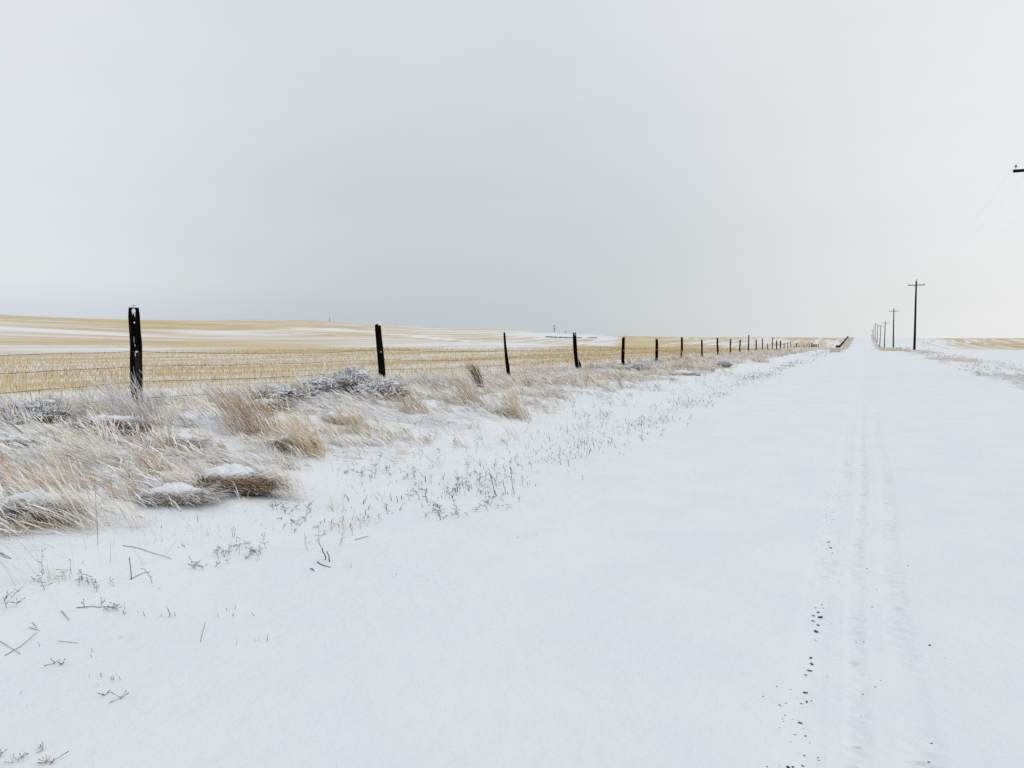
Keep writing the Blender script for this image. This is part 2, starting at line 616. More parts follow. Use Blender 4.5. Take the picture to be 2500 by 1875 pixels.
# ---------------------------------------------------------------- grass palette
STRAW = np.array([.79, .65, .445])
PALE = np.array([.88, .82, .715])
GOLD = np.array([.70, .52, .26])
BROWN = np.array([.42, .29, .16])
RUST = np.array([.50, .32, .18])
DARK = np.array([.085, .068, .052])
GREY = np.array([.52, .48, .44])
FROST = np.array([.88, .885, .91])


def jit(c, n, s=.12):
    return np.clip(np.broadcast_to(np.asarray(c), (n, 3)) * (1 + s * rng.standard_normal((n, 1))) + .02 * rng.standard_normal((n, 3)), .01, .95)


def mixc(a, b, f):
    return a * (1 - f) + b * f


LEAN_AZ = math.atan2(-RIGHT[1], -RIGHT[0])                # the wind has laid the grass over towards the field


def tuft_field(n_t, xr, yr, dens, per, Lr, palette, pw, wmin, frost_p, lean=(.25, .9), curve=(.2, 1.1), spread=.07, K=4, seed=0, frost_full=.25):
    """tufts scattered over a strip; returns geometry for one stuff mesh"""
    x = rng.uniform(*xr, n_t)
    y = yr[0] + (yr[1] - yr[0]) * rng.random(n_t)
    keep = rng.random(n_t) < dens(x, y)
    x, y = x[keep], y[keep]
    n_t = len(x)
    if n_t == 0:
        return None
    cnt = rng.integers(per[0], per[1] + 1, n_t)
    idx = np.repeat(np.arange(n_t), cnt)
    n = len(idx)
    ang = rng.random(n) * 2 * np.pi
    r = spread * np.sqrt(rng.random(n)) * rng.uniform(.5, 1.6, n_t)[idx]
    bx, by = x[idx] + r * np.cos(ang), y[idx] + r * np.sin(ang)
    B = np.stack([bx, by, height(bx, by) - .015], -1)
    taz = LEAN_AZ + .45 * rng.standard_normal(n_t)
    az = taz[idx] + .45 * rng.standard_normal(n)
    tl = rng.uniform(*Lr, n_t)
    L = tl[idx] * rng.uniform(.45, 1.1, n)
    t0 = rng.uniform(*lean, n_t)
    th0 = np.clip(t0[idx] * rng.uniform(.5, 1.3, n), 0, 1.5)
    th1 = th0 + rng.uniform(*curve, n_t)[idx] * rng.uniform(.4, 1.4, n)
    pc = np.array(palette)[rng.choice(len(palette), n_t, p=pw)]
    c0 = jit(pc[idx], n, .16)
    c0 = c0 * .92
    c1 = jit(pc[idx], n, .10)
    fr = (rng.random(n) < frost_p)[:, None]
    full = (rng.random(n) < frost_full)[:, None]
    c1 = np.where(fr, mixc(c1, FROST, .75), c1)
    c0 = np.where(full, mixc(c0, FROST, .7), c0)
    c1 = np.where(full, FROST * .98, c1)
    d = bx * FWD[0] + by * FWD[1]
    W = np.maximum(wmin, d * .00042) * rng.uniform(.7, 1.4, n)
    head = rng.random(n) < .4
    v, q, c = ribbons(B, az, L, th0, th1, W, c0, c1, K, prof=np.where(True, SPIKE[K], SPIKE[K]) * .9)
    return v, q, c


def vis(x, y):
    """keep to what the photograph, or a step to its side, could see"""
    return (y > .56 * np.abs(x) - 2.2) & (y > .3)


def verge_edge(y):
    return np.interp(y, [0, 3, 6, 11, 20, 50, 120, 400], [-4.2, -4.25, -4.55, -4.95, -5.2, -5.4, -5.4, -5.3]) + .9 * (fbm(y * .5, y * 0 + 3, 15, 3) - .5)


def dens_near(x, y):
    e = verge_edge(y)
    cl = sstep(fbm(x * .9, y * .9, 19, 3), .42, .60)
    d = sstep(-(x - e), -.35, .8) * (.05 + .95 * cl)
    return d * vis(x, y) * sstep(x, -9.6, -9.1)


g = MB()


def put(r):
    if r is not None:
        g.add(*r)


PAL = [STRAW, PALE, BROWN, GREY, RUST]
# close range: standing tufts
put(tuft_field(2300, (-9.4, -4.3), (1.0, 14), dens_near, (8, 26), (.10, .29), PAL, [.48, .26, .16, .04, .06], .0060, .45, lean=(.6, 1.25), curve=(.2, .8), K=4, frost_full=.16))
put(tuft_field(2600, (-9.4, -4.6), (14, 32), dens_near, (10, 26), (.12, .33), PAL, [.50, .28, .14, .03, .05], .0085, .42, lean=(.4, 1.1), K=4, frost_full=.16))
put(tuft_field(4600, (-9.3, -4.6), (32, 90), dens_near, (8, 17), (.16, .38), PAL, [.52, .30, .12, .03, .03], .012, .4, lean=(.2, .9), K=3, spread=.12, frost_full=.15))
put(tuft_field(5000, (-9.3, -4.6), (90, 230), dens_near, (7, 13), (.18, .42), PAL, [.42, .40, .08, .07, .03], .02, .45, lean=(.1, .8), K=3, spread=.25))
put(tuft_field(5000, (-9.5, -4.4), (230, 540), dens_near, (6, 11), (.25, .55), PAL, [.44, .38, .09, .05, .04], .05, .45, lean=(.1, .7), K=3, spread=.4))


def dens_sparse(x, y):
    """thin pale stalks standing out on the snow in front of the thick grass"""
    e = verge_edge(y)
    return sstep(-(x - e), -1.5, -.2) * sstep(x - e, -.4, .3) * (.1 + .9 * sstep(fbm(x * .8 + 4, y * .8, 91, 3), .38, .6)) * vis(x, y)


put(tuft_field(760, (-6.4, -3.2), (2.0, 30), dens_sparse, (4, 14), (.12, .34), [PALE, STRAW, GREY * .6], [.45, .35, .2], .0034, .3, lean=(.3, .9), curve=(.1, .6), spread=.09, frost_full=.15))


# close range: flattened mats of snow-covered blades lying over one another
def mats(n, xr, yr, L, W, seed, thick=1.0):
    x, y = rng.uniform(*xr, n), rng.uniform(*yr, n)
    e = verge_edge(y)
    cl = sstep(fbm(x * 1.3 + 8, y * 1.3, seed, 3), .43, .6)
    k = rng.random(n) < sstep(-(x - e), -.1, .7) * (.06 + .94 * cl) * vis(x, y)
    x, y, cl = x[k], y[k], cl[k]
    n = len(x)
    B = np.stack([x, y, height(x, y) + rng.uniform(-.01, .07, n) * cl * thick], -1)
    fl = LEAN_AZ + 1.1 * (vnoise(x * 1.1, y * 1.1, seed + 5) - .5) * 2 + .35 * rng.standard_normal(n)
    th0 = rng.uniform(.75, 1.35, n)
    top = (B[:, 2] - height(x, y)) > .025
    pal = np.array([STRAW, PALE, BROWN, GREY, DARK])
    c = jit(pal[rng.choice(5, n, p=[.34, .20, .20, .08, .18])], n, .15)
    fz = (rng.random(n) < np.where(top, .74, .34))[:, None]
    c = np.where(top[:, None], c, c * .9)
    c0 = np.where(fz, mixc(c, FROST, .85), c)
    c1 = np.where(fz, FROST * np.ones((n, 3)), mixc(c, PALE, .3))
    d = x * FWD[0] + y * FWD[1]
    w = np.maximum(W, d * .0005) * rng.uniform(.6, 1.5, n) * np.where(fz[:, 0], 1.5, .9)
    return ribbons(B, fl, rng.uniform(L * .5, L * 1.3, n), th0, th0 + rng.uniform(.3, .9, n), w, c0, c1, 4, prof=[.6, 1, 1.1, .8, .2])


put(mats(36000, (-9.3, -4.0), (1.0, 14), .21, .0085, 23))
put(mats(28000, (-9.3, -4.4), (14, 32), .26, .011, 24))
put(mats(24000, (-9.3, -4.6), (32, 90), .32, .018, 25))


# a taller frosted fringe right under the wires
def dens_fringe(x, y):
    return np.exp(-((x - FENCE_X - .05) / .35) ** 2) * vis(x, y) * (.35 + .65 * sstep(fbm(y * .6, y * 0, 29, 2), .4, .6))


put(tuft_field(420, (-9.3, -8.0), (2.5, 14), dens_fringe, (30, 60), (.22, .42), [PALE, GREY, STRAW], [.4, .3, .3], .004, .7, lean=(.2, .8), frost_full=.4))
put(tuft_field(900, (-9.3, -8.0), (14, 45), dens_fringe, (20, 36), (.22, .42), [PALE, GREY, STRAW], [.45, .2, .35], .006, .6, lean=(.1, .7), frost_full=.35))
put(tuft_field(1500, (-9.3, -8.0), (45, 190), dens_fringe, (10, 16), (.2, .40), [PALE, GREY, STRAW], [.45, .2, .35], .015, .6, lean=(.1, .7), K=3, frost_full=.3, spread=.2))
link('grass', g.mesh('grass', M_GRASS), label='dry straw grass with snow on it, leaning along the fence side of the road', kind='stuff')


# right-hand verge
g = MB()


def dens_right(x, y):
    c = np.interp(y, [0, 30, 60, 110, 200, 400], [6.0, 5.9, 5.6, 5.9, 5.7, 5.2])
    w = np.interp(y, [0, 40, 110, 400], [1.5, 1.3, .9, .9])
    return np.exp(-((x - c) / w) ** 2) * (.10 + .9 * sstep(fbm(x * .35, y * .12, 39, 3), .42, .62))


put(tuft_field(3600, (3.9, 9.5), (14, 45), dens_right, (12, 26), (.10, .24), [PALE, STRAW, GREY, FROST], [.42, .25, .1, .23], .006, .6, lean=(.2, 1.1), K=3, spread=.12, frost_full=.4))
put(tuft_field(4200, (3.9, 8.5), (45, 130), dens_right, (10, 20), (.10, .24), [PALE, STRAW, BROWN, GREY], [.48, .32, .06, .14], .012, .5, lean=(.2, 1.0), K=3, spread=.22, frost_full=.35))
put(tuft_field(3600, (3.4, 8.5), (130, 500), dens_right, (7, 12), (.16, .36), [PALE, STRAW, BROWN, GREY], [.44, .40, .08, .08], .04, .4, lean=(.2, 1.0), K=3, spread=.4, frost_full=.25))
link('verge_grass', g.mesh('verge_grass', M_GRASS), label='low pale grass poking through snow along the pole side of the road', kind='stuff')

# ---------------------------------------------------------------- standing stubble beyond the fence
g = MB()
rows = np.arange(-9.5, -46, -.30)
for rx in rows:
    y0 = max(1.0, .56 * abs(rx) - 3)
    for (a, b, perm, wid) in ((y0, 30, 24, .0075), (max(30, y0), 60, 10, .014), (60, 125, 5, .026)):
        if b <= a:
            continue
        n = int((b - a) * perm)
        y = rng.uniform(a, b, n)
        x = rx + .035 * rng.standard_normal(n)
        p = 1.6 * (left_mask(x, y) - .36) + 1.3 * (fbm(x * .5, y * .07, 57, 3) - .36)
        k = rng.random(n) < np.clip(p * 1.5, .03, 1)
        x, y = x[k], y[k]
        n = len(x)
        if n == 0:
            continue
        tint = fbm(x / 5, y / 16, 58, 3)[:, None]
        c = mixc(np.array([.70, .56, .30]), np.array([.62, .43, .16]), sstep(tint, .35, .65))
        c = np.clip(c * (1 + .26 * rng.standard_normal((n, 1))), .05, .9)
        fz = (rng.random(n) < .22)[:, None]
        v, q, cc = ribbons(np.stack([x, y, height(x, y) - .01], -1), rng.random(n) * 6.28, rng.uniform(.07, .15, n), rng.uniform(0, .3, n),
                           rng.uniform(0, .5, n), wid * rng.uniform(.7, 1.4, n), c * .9, np.where(fz, FROST * .95, c), 1, prof=[1, .9], floor=False)
        g.add(v, q, cc)
link('stubble', g.mesh('stubble', M_GRASS), label='cut golden grain stubble standing in rows beyond the fence', kind='stuff')

# ---------------------------------------------------------------- weeds and cut stems on the snowy shoulder
g = MB()
dk = np.array([.075, .066, .060])
ST0 = np.array([.13, .115, .10])


def stems(n, xf, yr, Lr, W, colour, lean, clump):
    y = yr[0] + (yr[1] - yr[0]) * rng.random(n) ** 1.15
    x = xf(y)
    k = (rng.random(n) < sstep(fbm(x * clump, y * clump * .7, 33, 3), .38, .58)) & vis(x, y)
    x, y = x[k], y[k]
    n = len(x)
    B = np.stack([x, y, height(x, y) - .01], -1)
    d = x * FWD[0] + y * FWD[1]
    c = jit(colour, n, .25)
    th = np.abs(rng.normal(0, lean, n))
    g.add(*ribbons(B, LEAN_AZ + rng.normal(0, 1.4, n), rng.uniform(*Lr, n) * rng.uniform(.3, 1, n), th, th + rng.uniform(0, .5, n),
                   np.maximum(W, d * .0003) * rng.uniform(.6, 1.3, n), c, c, 2, prof=[1, .9, .6]))


# dark weed line at the lip of the road
stems(4200, lambda y: -3.4 + .30 * rng.standard_normal(len(y)), (4.6, 45), (.02, .11), .0062, dk, .45, 1.3)
stems(1500, lambda y: rng.uniform(-5.4, -3.1, len(y)), (3.5, 30), (.02, .12), .0040, [.15, .13, .11], .5, 1.2)
stems(1900, lambda y: rng.uniform(-6.0, -3.9, len(y)), (2, 30), (.05, .24), .0030, PALE * .9, .55, 1.1)
stems(420, lambda y: rng.uniform(-5.2, -2.9, len(y)), (1.8, 8), (.015, .05), .003, dk * 1.5, .8, 1.2)
stems(900, lambda y: -3.4 + .5 * rng.standard_normal(len(y)), (40, 140), (.05, .2), .01, [.22, .19, .16], .4, .3)
stems(500, lambda y: rng.uniform(4.2, 8.5, len(y)), (12, 60), (.05, .2), .006, [.25, .21, .18], .5, .5)
# dry forbs: a stem with short side twigs and seed capsules
def forb(x, y, H, cc, lean=.5):
    z = float(height(x, y))
    az0, th = rng.random() * 6.28, rng.uniform(.05, lean)
    top = np.array([x, y, z]) + H * np.array([math.sin(th) * math.cos(az0), math.sin(th) * math.sin(az0), math.cos(th)])
    v, q = tube([[x, y, z - .01], (np.array([x, y, z]) + top) / 2 + rng.normal(0, .006, 3), top], [.0016, .0013, .001], 4)
    g.add(v, q, cc)
    for _ in range(rng.integers(3, 8)):
        f = rng.uniform(.25, 1)
        p0 = np.array([x, y, z]) * (1 - f) + top * f
        p1 = p0 + rng.uniform(.012, .04) * np.array([rng.normal(0, 1), rng.normal(0, 1), rng.uniform(.2, 1)]) / 1.4
        v, q = tube([p0, (p0 + p1) / 2, p1], [.001, .0009, .0022], 4)
        g.add(v, q, cc)


nf = 0
while nf < 150:
    y = rng.uniform(2.6, 18)
    x = rng.uniform(-5.8, -3.2)
    if not vis(np.array(x), np.array(y)) or rng.random() > sstep(fbm(x * 1.1, y * 1.1, 44, 3), .4, .6):
        continue
    nf += 1
    forb(x, y, rng.uniform(.04, .13), jit(dk * 1.6, 1, .3)[0])
# the knots of dead weeds one can see one by one in the foreground, and stubble of cut stems between them
for px, py, sp, n, H, kol in ((15, 1475, 40, 12, .09, ST0 * 1.3), (95, 1425, 40, 6, .09, ST0), (215, 1415, 40, 10, .08, ST0 * 1.3), (255, 1490, 45, 14, .035, ST0 * 1.2), (585, 1352, 45, 22, .07, ST0),
                              (620, 1352, 25, 8, .05, ST0), (505, 1385, 30, 12, .05, ST0), (690, 1250, 22, 9, .07, ST0 * .6), (745, 1255, 18, 4, .08, ST0 * .6), (245, 1440, 30, 8, .05, ST0),
                              (870, 1160, 50, 14, .05, ST0), (960, 1165, 60, 24, .06, ST0 * .8), (1010, 1205, 30, 8, .05, ST0), (1150, 1190, 60, 26, .06, ST0 * .7), (1080, 1250, 50, 26, .05, ST0 * .7),
                              (1200, 1230, 50, 16, .06, ST0 * .7), (730, 1280, 60, 12, .05, ST0), (55, 1855, 60, 10, .010, ST0 * 3), (112, 1862, 40, 6, .010, ST0 * 3),
                              (290, 1705, 30, 4, .008, ST0), (130, 1625, 16, 3, .014, ST0 * 1.4), (1630, 1025, 40, 22, .09, ST0 * .6), (1580, 1060, 50, 16, .06, ST0 * .7), (1715, 985, 30, 10, .09, ST0 * .6)):
    for _ in range(max(2, int(n * (.5 if py > 1320 else .8)))):
        p = at(px + rng.normal(0, sp * .7), py + rng.normal(0, sp * .2))
        forb(p[0], p[1], H * rng.uniform(.35, 1.1), jit(kol * 1.25, 1, .3)[0], 1.1)
for px, py, sp, n, H, kol in ((420, 1310, 90, 26, .07, PALE), (350, 1330, 40, 16, .09, PALE), (500, 1300, 50, 16, .07, PALE), (830, 1290, 40, 26, .06, STRAW * .8), (900, 1275, 50, 22, .05, STRAW * .8),
                              (820, 1240, 25, 26, .12, PALE), (850, 1385, 14, 9, .05, PALE), (1270, 1060, 60, 26, .05, STRAW * .8), (1300, 1160, 40, 14, .05, STRAW * .7), (400, 1500, 40, 8, .05, ST0), (480, 1330, 40, 10, .1, PALE),
                              (150, 1420, 50, 14, .1, STRAW * .7), (650, 1560, 60, 6, .04, ST0), (250, 1660, 60, 6, .04, ST0), (560, 1500, 60, 7, .03, ST0), (1020, 1410, 60, 6, .02, ST0 * .7), (1290, 1320, 60, 8, .03, ST0)):
    pp = np.array([at(px + rng.normal(0, sp * .5), py + rng.normal(0, sp * .12)) for _ in range(n)])
    th = np.abs(rng.normal(0, .2, n))
    c = jit(kol, n, .2)
    g.add(*ribbons(pp - np.array([0, 0, .01]), LEAN_AZ + rng.normal(0, 1, n), H * rng.uniform(.5, 1.3, n), th, th + rng.uniform(0, .3, n), rng.uniform(.0022, .004, n), c, c, 2, prof=[1, .9, .7]))
link('weeds', g.mesh('weeds', M_GRASS), label='short dark weed stems poking out of the snow along the road shoulder', kind='stuff')

# ---------------------------------------------------------------- fence posts
POSTS = "fence posts along the stubble field"


def fence_y(px):
    """distance along the fence line at which it crosses photo column px"""
    k = (px - 1250) / F_PX
    # u/d = k with point (FENCE_X, y)
    cp = math.cos(PITCH)
    num = -(FENCE_X * RIGHT[0] - k * FENCE_X * FWD[0])
    return num / (RIGHT[1] - k * FWD[1])


def z_at(px_y, d):
    """height seen at photo row px_y at depth d"""
    a = math.atan((937.5 - px_y) / F_PX) - PITCH
    return CAM_Z + d * math.tan(a)


def post_mesh(name, H, r0, r1, lean, mat, seed, sides=10, lev=14, top='flat', mid=0.0):
    """a rough, knotty round post; lean = sideways shift of the top along the fence view direction"""
    rg = np.random.default_rng(seed)
    t = np.linspace(0, 1, lev)
    a = np.linspace(0, 2 * np.pi, sides, endpoint=False)
    T, A = np.meshgrid(t, a, indexing='ij')
    R = r0 + (r1 - r0) * T + mid * np.exp(-((T - .45) / .2) ** 2)
    R = R * (1 + .10 * (vnoise(T * 7 + seed, A * 1.3, seed) - .5) * 2 + .05 * np.sin(A * 3 + T * 5 + seed))
    R = R * (1 - (.22 if top == 'round' else .10) * sstep(T, .93, 1.0))
    zz = -0.35 + (H + .35) * T
    if top == 'notch':
        zz = np.where(T > .99, zz - .07 * np.clip(np.cos(A * 2 + .9), -1, .5) - .01, zz)
    elif top == 'slant':
        zz = np.where(T > .99, zz - .02 * np.cos(A - 2.5), zz)
    elif top == 'rough':
        zz = np.where(T > .99, zz + .02 * (rg.random(A.shape) - .5), zz)
    bend = .012 * np.sin(T * 5 + seed) * (1 if H > .8 else 0)
    ln = (np.clip(zz, 0, None) / H) * lean + bend
    X = R * np.cos(A) + ln * RIGHT[0]
    Y = R * np.sin(A) + ln * RIGHT[1]
    v = np.stack([X, Y, zz], -1).reshape(-1, 3)
    i, j = np.meshgrid(np.arange(lev - 1), np.arange(sides), indexing='ij')
    j2 = (j + 1) % sides
    q = np.stack([i * sides + j, i * sides + j2, (i + 1) * sides + j2, (i + 1) * sides + j], -1).reshape(-1, 4)
    # closed top: inner ring + centre fan as quads
    b = (lev - 1) * sides
    cap = []
    ctr = v[b:].mean(0) - np.array([0, 0, .012 if top != 'round' else -.02])
    v = np.concatenate([v, [ctr]])
    c = len(v) - 1
    for k in range(0, sides, 2):
        cap.append([b + k, b + (k + 1) % sides, b + (k + 2) % sides, c])
    q = np.concatenate([q, cap])
    return mesh_np(name, v, q, mat, smooth_shade=True)


def snow_cap_mesh(name, rx, ry, h, seed, n=14, lev=5):
    """a little lens of snow lying on a flat top"""
    rg = np.random.default_rng(seed)
    vs = []
    for k in range(lev):
        f = k / (lev - 1)
        rr = math.cos(f * math.pi / 2) * .98 + .02
        for a in np.linspace(0, 2 * np.pi, n, endpoint=False):
            w = 1 + .10 * (vnoise(a * 1.2 + seed, f * 2, seed) - .5)
            vs.append((rx * rr * w * math.cos(a), ry * rr * w * math.sin(a), -.006 + h * math.sin(f * math.pi / 2)))
    q = []
    for k in range(lev - 1):
        for j in range(n):
            j2 = (j + 1) % n
            q.append((k * n + j, k * n + j2, (k + 1) * n + j2, (k + 1) * n + j))
    return mesh_np(name, vs, q, M_SNOW, smooth_shade=True)


# photo column of the foot, photo row of the top, width in px, lean in px (top relative to foot), label
post_rows = [
    (331, 749, 27, 0, 'round', M_WOOD, 'thick black split fence post with snow in its cracks, tallest and nearest'),
    (933, 793, 16, -8, 'slant', M_WOOD, 'square-cut black fence post leaning left under a rounded snow cap'),
    (1241, 811, 8, -9, 'round', M_WOOD, 'slim crooked black fence post with a rounded tip behind the dark plume of grass'),
    (1410, 815, 9.5, -8, 'notch', M_WOOD, 'leaning fence post with a notched top and a snowy splinter at its foot'),
    (1522, 823, 8, -1, 'flat', M_WOOD, 'straight flat-topped black fence post just right of the leaning notched one'),
    (1604, 829, 7, -2, 'notch', M_WOOD, 'short black fence post with a split top, next right of the flat-topped upright one'),
    (1664, 823, 5.5, 0, 'round', M_WOOD, 'dark fence post with a pointed top, left of the brown one'),
    (1713, 829, 4.5, 0, 'flat', M_BROWNWOOD, 'brown weathered fence post among black ones'),
    (1752, 825, 4.5, -1, 'flat', M_WOOD, 'dark fence post next right of the brown one'),
    (1783, 827.5, 3.4, 0, 'flat', M_WOOD, 'thin fence post second right of the brown one'),
    (1806, 829, 3.4, 0, 'flat', M_WOOD, 'dark fence post just left of the tall one that stands above the skyline'),
    (1827, 817.5, 3, -.5, 'flat', M_WOOD, 'tall thin fence post rising well above the far skyline'),
    (1845.5, 829, 3, -.5, 'flat', M_WOOD, 'fence post just right of the tall thin one above the skyline'),
    (1860.5, 825.5, 2.4, 0, 'flat', M_WOOD, 'slender fence post touching the skyline before the short stump'),
    (1873.7, 838, 2.2, 0, 'flat', M_WOOD, 'short stump of a fence post between two taller ones'),
    (1885, 823, 2.2, 0, 'flat', M_WOOD, 'last fence post in the row whose top breaks the skyline'),
    (1895.5, 831, 2.8, -.4, 'flat', M_WOOD, 'stout far fence post next right of the last one on the skyline'),
    (1905, 831, 2.8, -.6, 'flat', M_WOOD, 'far fence post leaning left, second right of the last skyline post'),
    (1913.5, 838, 2, 0, 'flat', M_WOOD, 'short far fence post after the left leaning one'),
    (1922, 836, 1.8, -.5, 'flat', M_BROWNWOOD, 'faint slim far fence post, first of a brownish pair'),
    (1930, 835, 1.8, -.6, 'flat', M_BROWNWOOD, 'faint slim far fence post, second of a brownish pair'),
    (1938, 844, 2, 0, 'flat', M_WOOD, 'very short far fence post before the stout dark one'),
    (1944, 838, 2.4, -.3, 'flat', M_WOOD, 'stout dark fence post where the row sinks to its lowest'),
]
FAR_ROW = 'small dark fence post in the tight far cluster at the bottom of the row'
for px, py in ((1950, 843), (1955, 846), (1960, 842), (1964, 844), (1968, 843), (1972, 841), (1976, 840), (1980, 838), (1983, 838),
               (1986, 840), (1989, 839), (1992.6, 840), (1996.7, 840)):
    post_rows.append((px, py, 1.9, 0, 'flat', M_WOOD, FAR_ROW))

tops = []
for i, (px, py, wpx, lpx, topk, mat, lab) in enumerate(post_rows):
    y = fence_y(px)
    d = FENCE_X * FWD[0] + y * FWD[1]
    zg = float(height(FENCE_X, y))
    zt = z_at(py, d)
    H = max(zt - zg, .45)
    r = max(wpx * d / F_PX / 2, .04)
    root = bpy.data.objects.new('fence_post', None)
    col.objects.link(root)
    root.empty_display_size = .2
    root.location = (FENCE_X, y, zg)
    root['label'], root['category'], root['group'] = lab, 'fence post', POSTS
    lean = lpx * d / F_PX
    mid = .012 if topk == 'round' and i == 2 else 0
    sides, lev = (14, 26) if i < 4 else ((10, 12) if i < 12 else (8, 6))
    link('shaft', post_mesh('shaft', H, r * 1.04, r * (.95 if i != 2 else .62), lean, mat, 11 + i, sides, lev, topk, mid), parent=root)
    tops.append((y, zg, H))
    T = np.array([lean * RIGHT[0], lean * RIGHT[1], H])
    if i < 9:
        hcap = (.02, .045, .012, .02, .018, .015, .012, .015, .015)[i]
        link('snow_cap', snow_cap_mesh('snow_cap', r * .86, r * .86, hcap, 60 + i), parent=root, loc=T + np.array([0, 0, -.004 - (.03 if topk == 'notch' else 0)]))
    view = np.array([-FENCE_X, -y, 0.0])
    view = view / np.linalg.norm(view)
    rt = np.array([RIGHT[0], RIGHT[1], 0])

    def blob(mb, s, zc, rx, rz, seed, ry=None):
        """a flattened lump of snow stuck in a crack of the near face, s metres right of the axis"""
        ry = rx * .8 if ry is None else ry
        n, lv = 10, 6
        vs = []
        for k in range(lv):
            ph = -math.pi / 2 + math.pi * k / (lv - 1)
            for a in np.linspace(0, 2 * np.pi, n, endpoint=False):
                w = 1 + .35 * (vnoise(a + seed, ph * 2, seed) - .5)
                e = rt * rx * w * math.cos(ph) * math.cos(a) + view * ry * math.cos(ph) * math.sin(a)
                vs.append(e + np.array([0, 0, rz * w * math.sin(ph)]))
        vs = np.array(vs) + rt * (s + lean * zc / H) + view * (math.sqrt(max(r * r - s * s, 0)) - ry * .25) + np.array([0, 0, zc])
        q = [(k * n + j, k * n + (j + 1) % n, (k + 1) * n + (j + 1) % n, (k + 1) * n + j) for k in range(lv - 1) for j in range(n)]
        mb.add(vs, q)

    if i == 0:
        for j, (s, zc, rx, rz) in enumerate(((-.005, H - .055, .024, .03), (-.018, H - .085, .008, .03), (.008, H - .10, .007, .035), (-.004, H - .205, .013, .014),
                                             (-.012, H - .42, .003, .06), (-.002, H - .50, .004, .018), (.012, H - .585, .022, .016), (-.002, H - .62, .006, .03))):
            mb = MB()
            blob(mb, s, zc, rx, rz, j + 3, .012)
            link('snow_patch', mb.mesh('snow_patch', M_SNOW, smooth_shade=True), parent=root)
        # split slab of grey wood still standing against the lower half of the post
        vs, lv, n = [], 10, 8
        for k in range(lv):
            t = k / (lv - 1)
            zc = -.1 + (H - .58 + .1) * t
            for a in np.linspace(0, 2 * np.pi, n, endpoint=False):
                w = 1 + .18 * (vnoise(a * 2, t * 9, 8) - .5)
                e = rt * (.036 + .004 * math.cos(5 * t)) * w * math.cos(a) + view * .018 * w * math.sin(a)
                if k == lv - 1:
                    e = e + np.array([0, 0, .02 * math.cos(a + 2)])
                vs.append(e + rt * .026 + view * (r - .008) + np.array([0, 0, zc]))
        q = [(k * n + j, k * n + (j + 1) % n, (k + 1) * n + (j + 1) % n, (k + 1) * n + j) for k in range(lv - 1) for j in range(n)]
        b = (lv - 1) * n
        q += [(b, b + 1, b + 2, b + 3), (b, b + 3, b + 4, b + 7), (b + 4, b + 5, b + 6, b + 7)]
        o = link('split_slab', mesh_np('split_slab', vs, q, M_SPLINT), parent=root)
        o['label'] = 'grey split slab on the lower right of the post'
    if i in (1, 2, 4, 5):
        mb = MB()
        blob(mb, .012, H * (.58 if i != 2 else .36), .012, .012, 5 + i, .008)
        link('snow_patch', mb.mesh('snow_patch', M_SNOW, smooth_shade=True), parent=root)
    if i == 3:
        mb = MB()
        v, q = tube(np.array([rt * (r + .03) + np.array([0, 0, -.2]), rt * (r + .03) + np.array([0, 0, .12]), rt * (r + .015) + np.array([0, 0, .3]), rt * (r * .8 - .02) + np.array([0, 0, .44])]),
                    [.05, .05, .035, .008], 6)
        mb.add(v, q)
        link('splinter', mb.mesh('splinter', M_WOOD), parent=root)
        mb = MB()
        blob(mb, r + .005, .36, .03, .07, 77, .02)
        link('snow_patch', mb.mesh('snow_patch', M_SNOW, smooth_shade=True), parent=root)

# the far stretch climbing the next hill: posts a pixel or two wide, all alike
y = fence_y(2040)
last = None
while y < 520:
    zg = float(height(FENCE_X, y))
    H = float(rng.uniform(1.1, 1.5))
    me = post_mesh('shaft', H, .11, .10, rng.normal(0, .06), M_WOOD, int(y), 6, 4)
    link('fence_post', me, loc=(FENCE_X, y, zg), label='tiny dark fence post in the far line climbing the hill beside the road', cat='fence post', group=POSTS)
    y += 5.4 + rng.normal(0, .3)

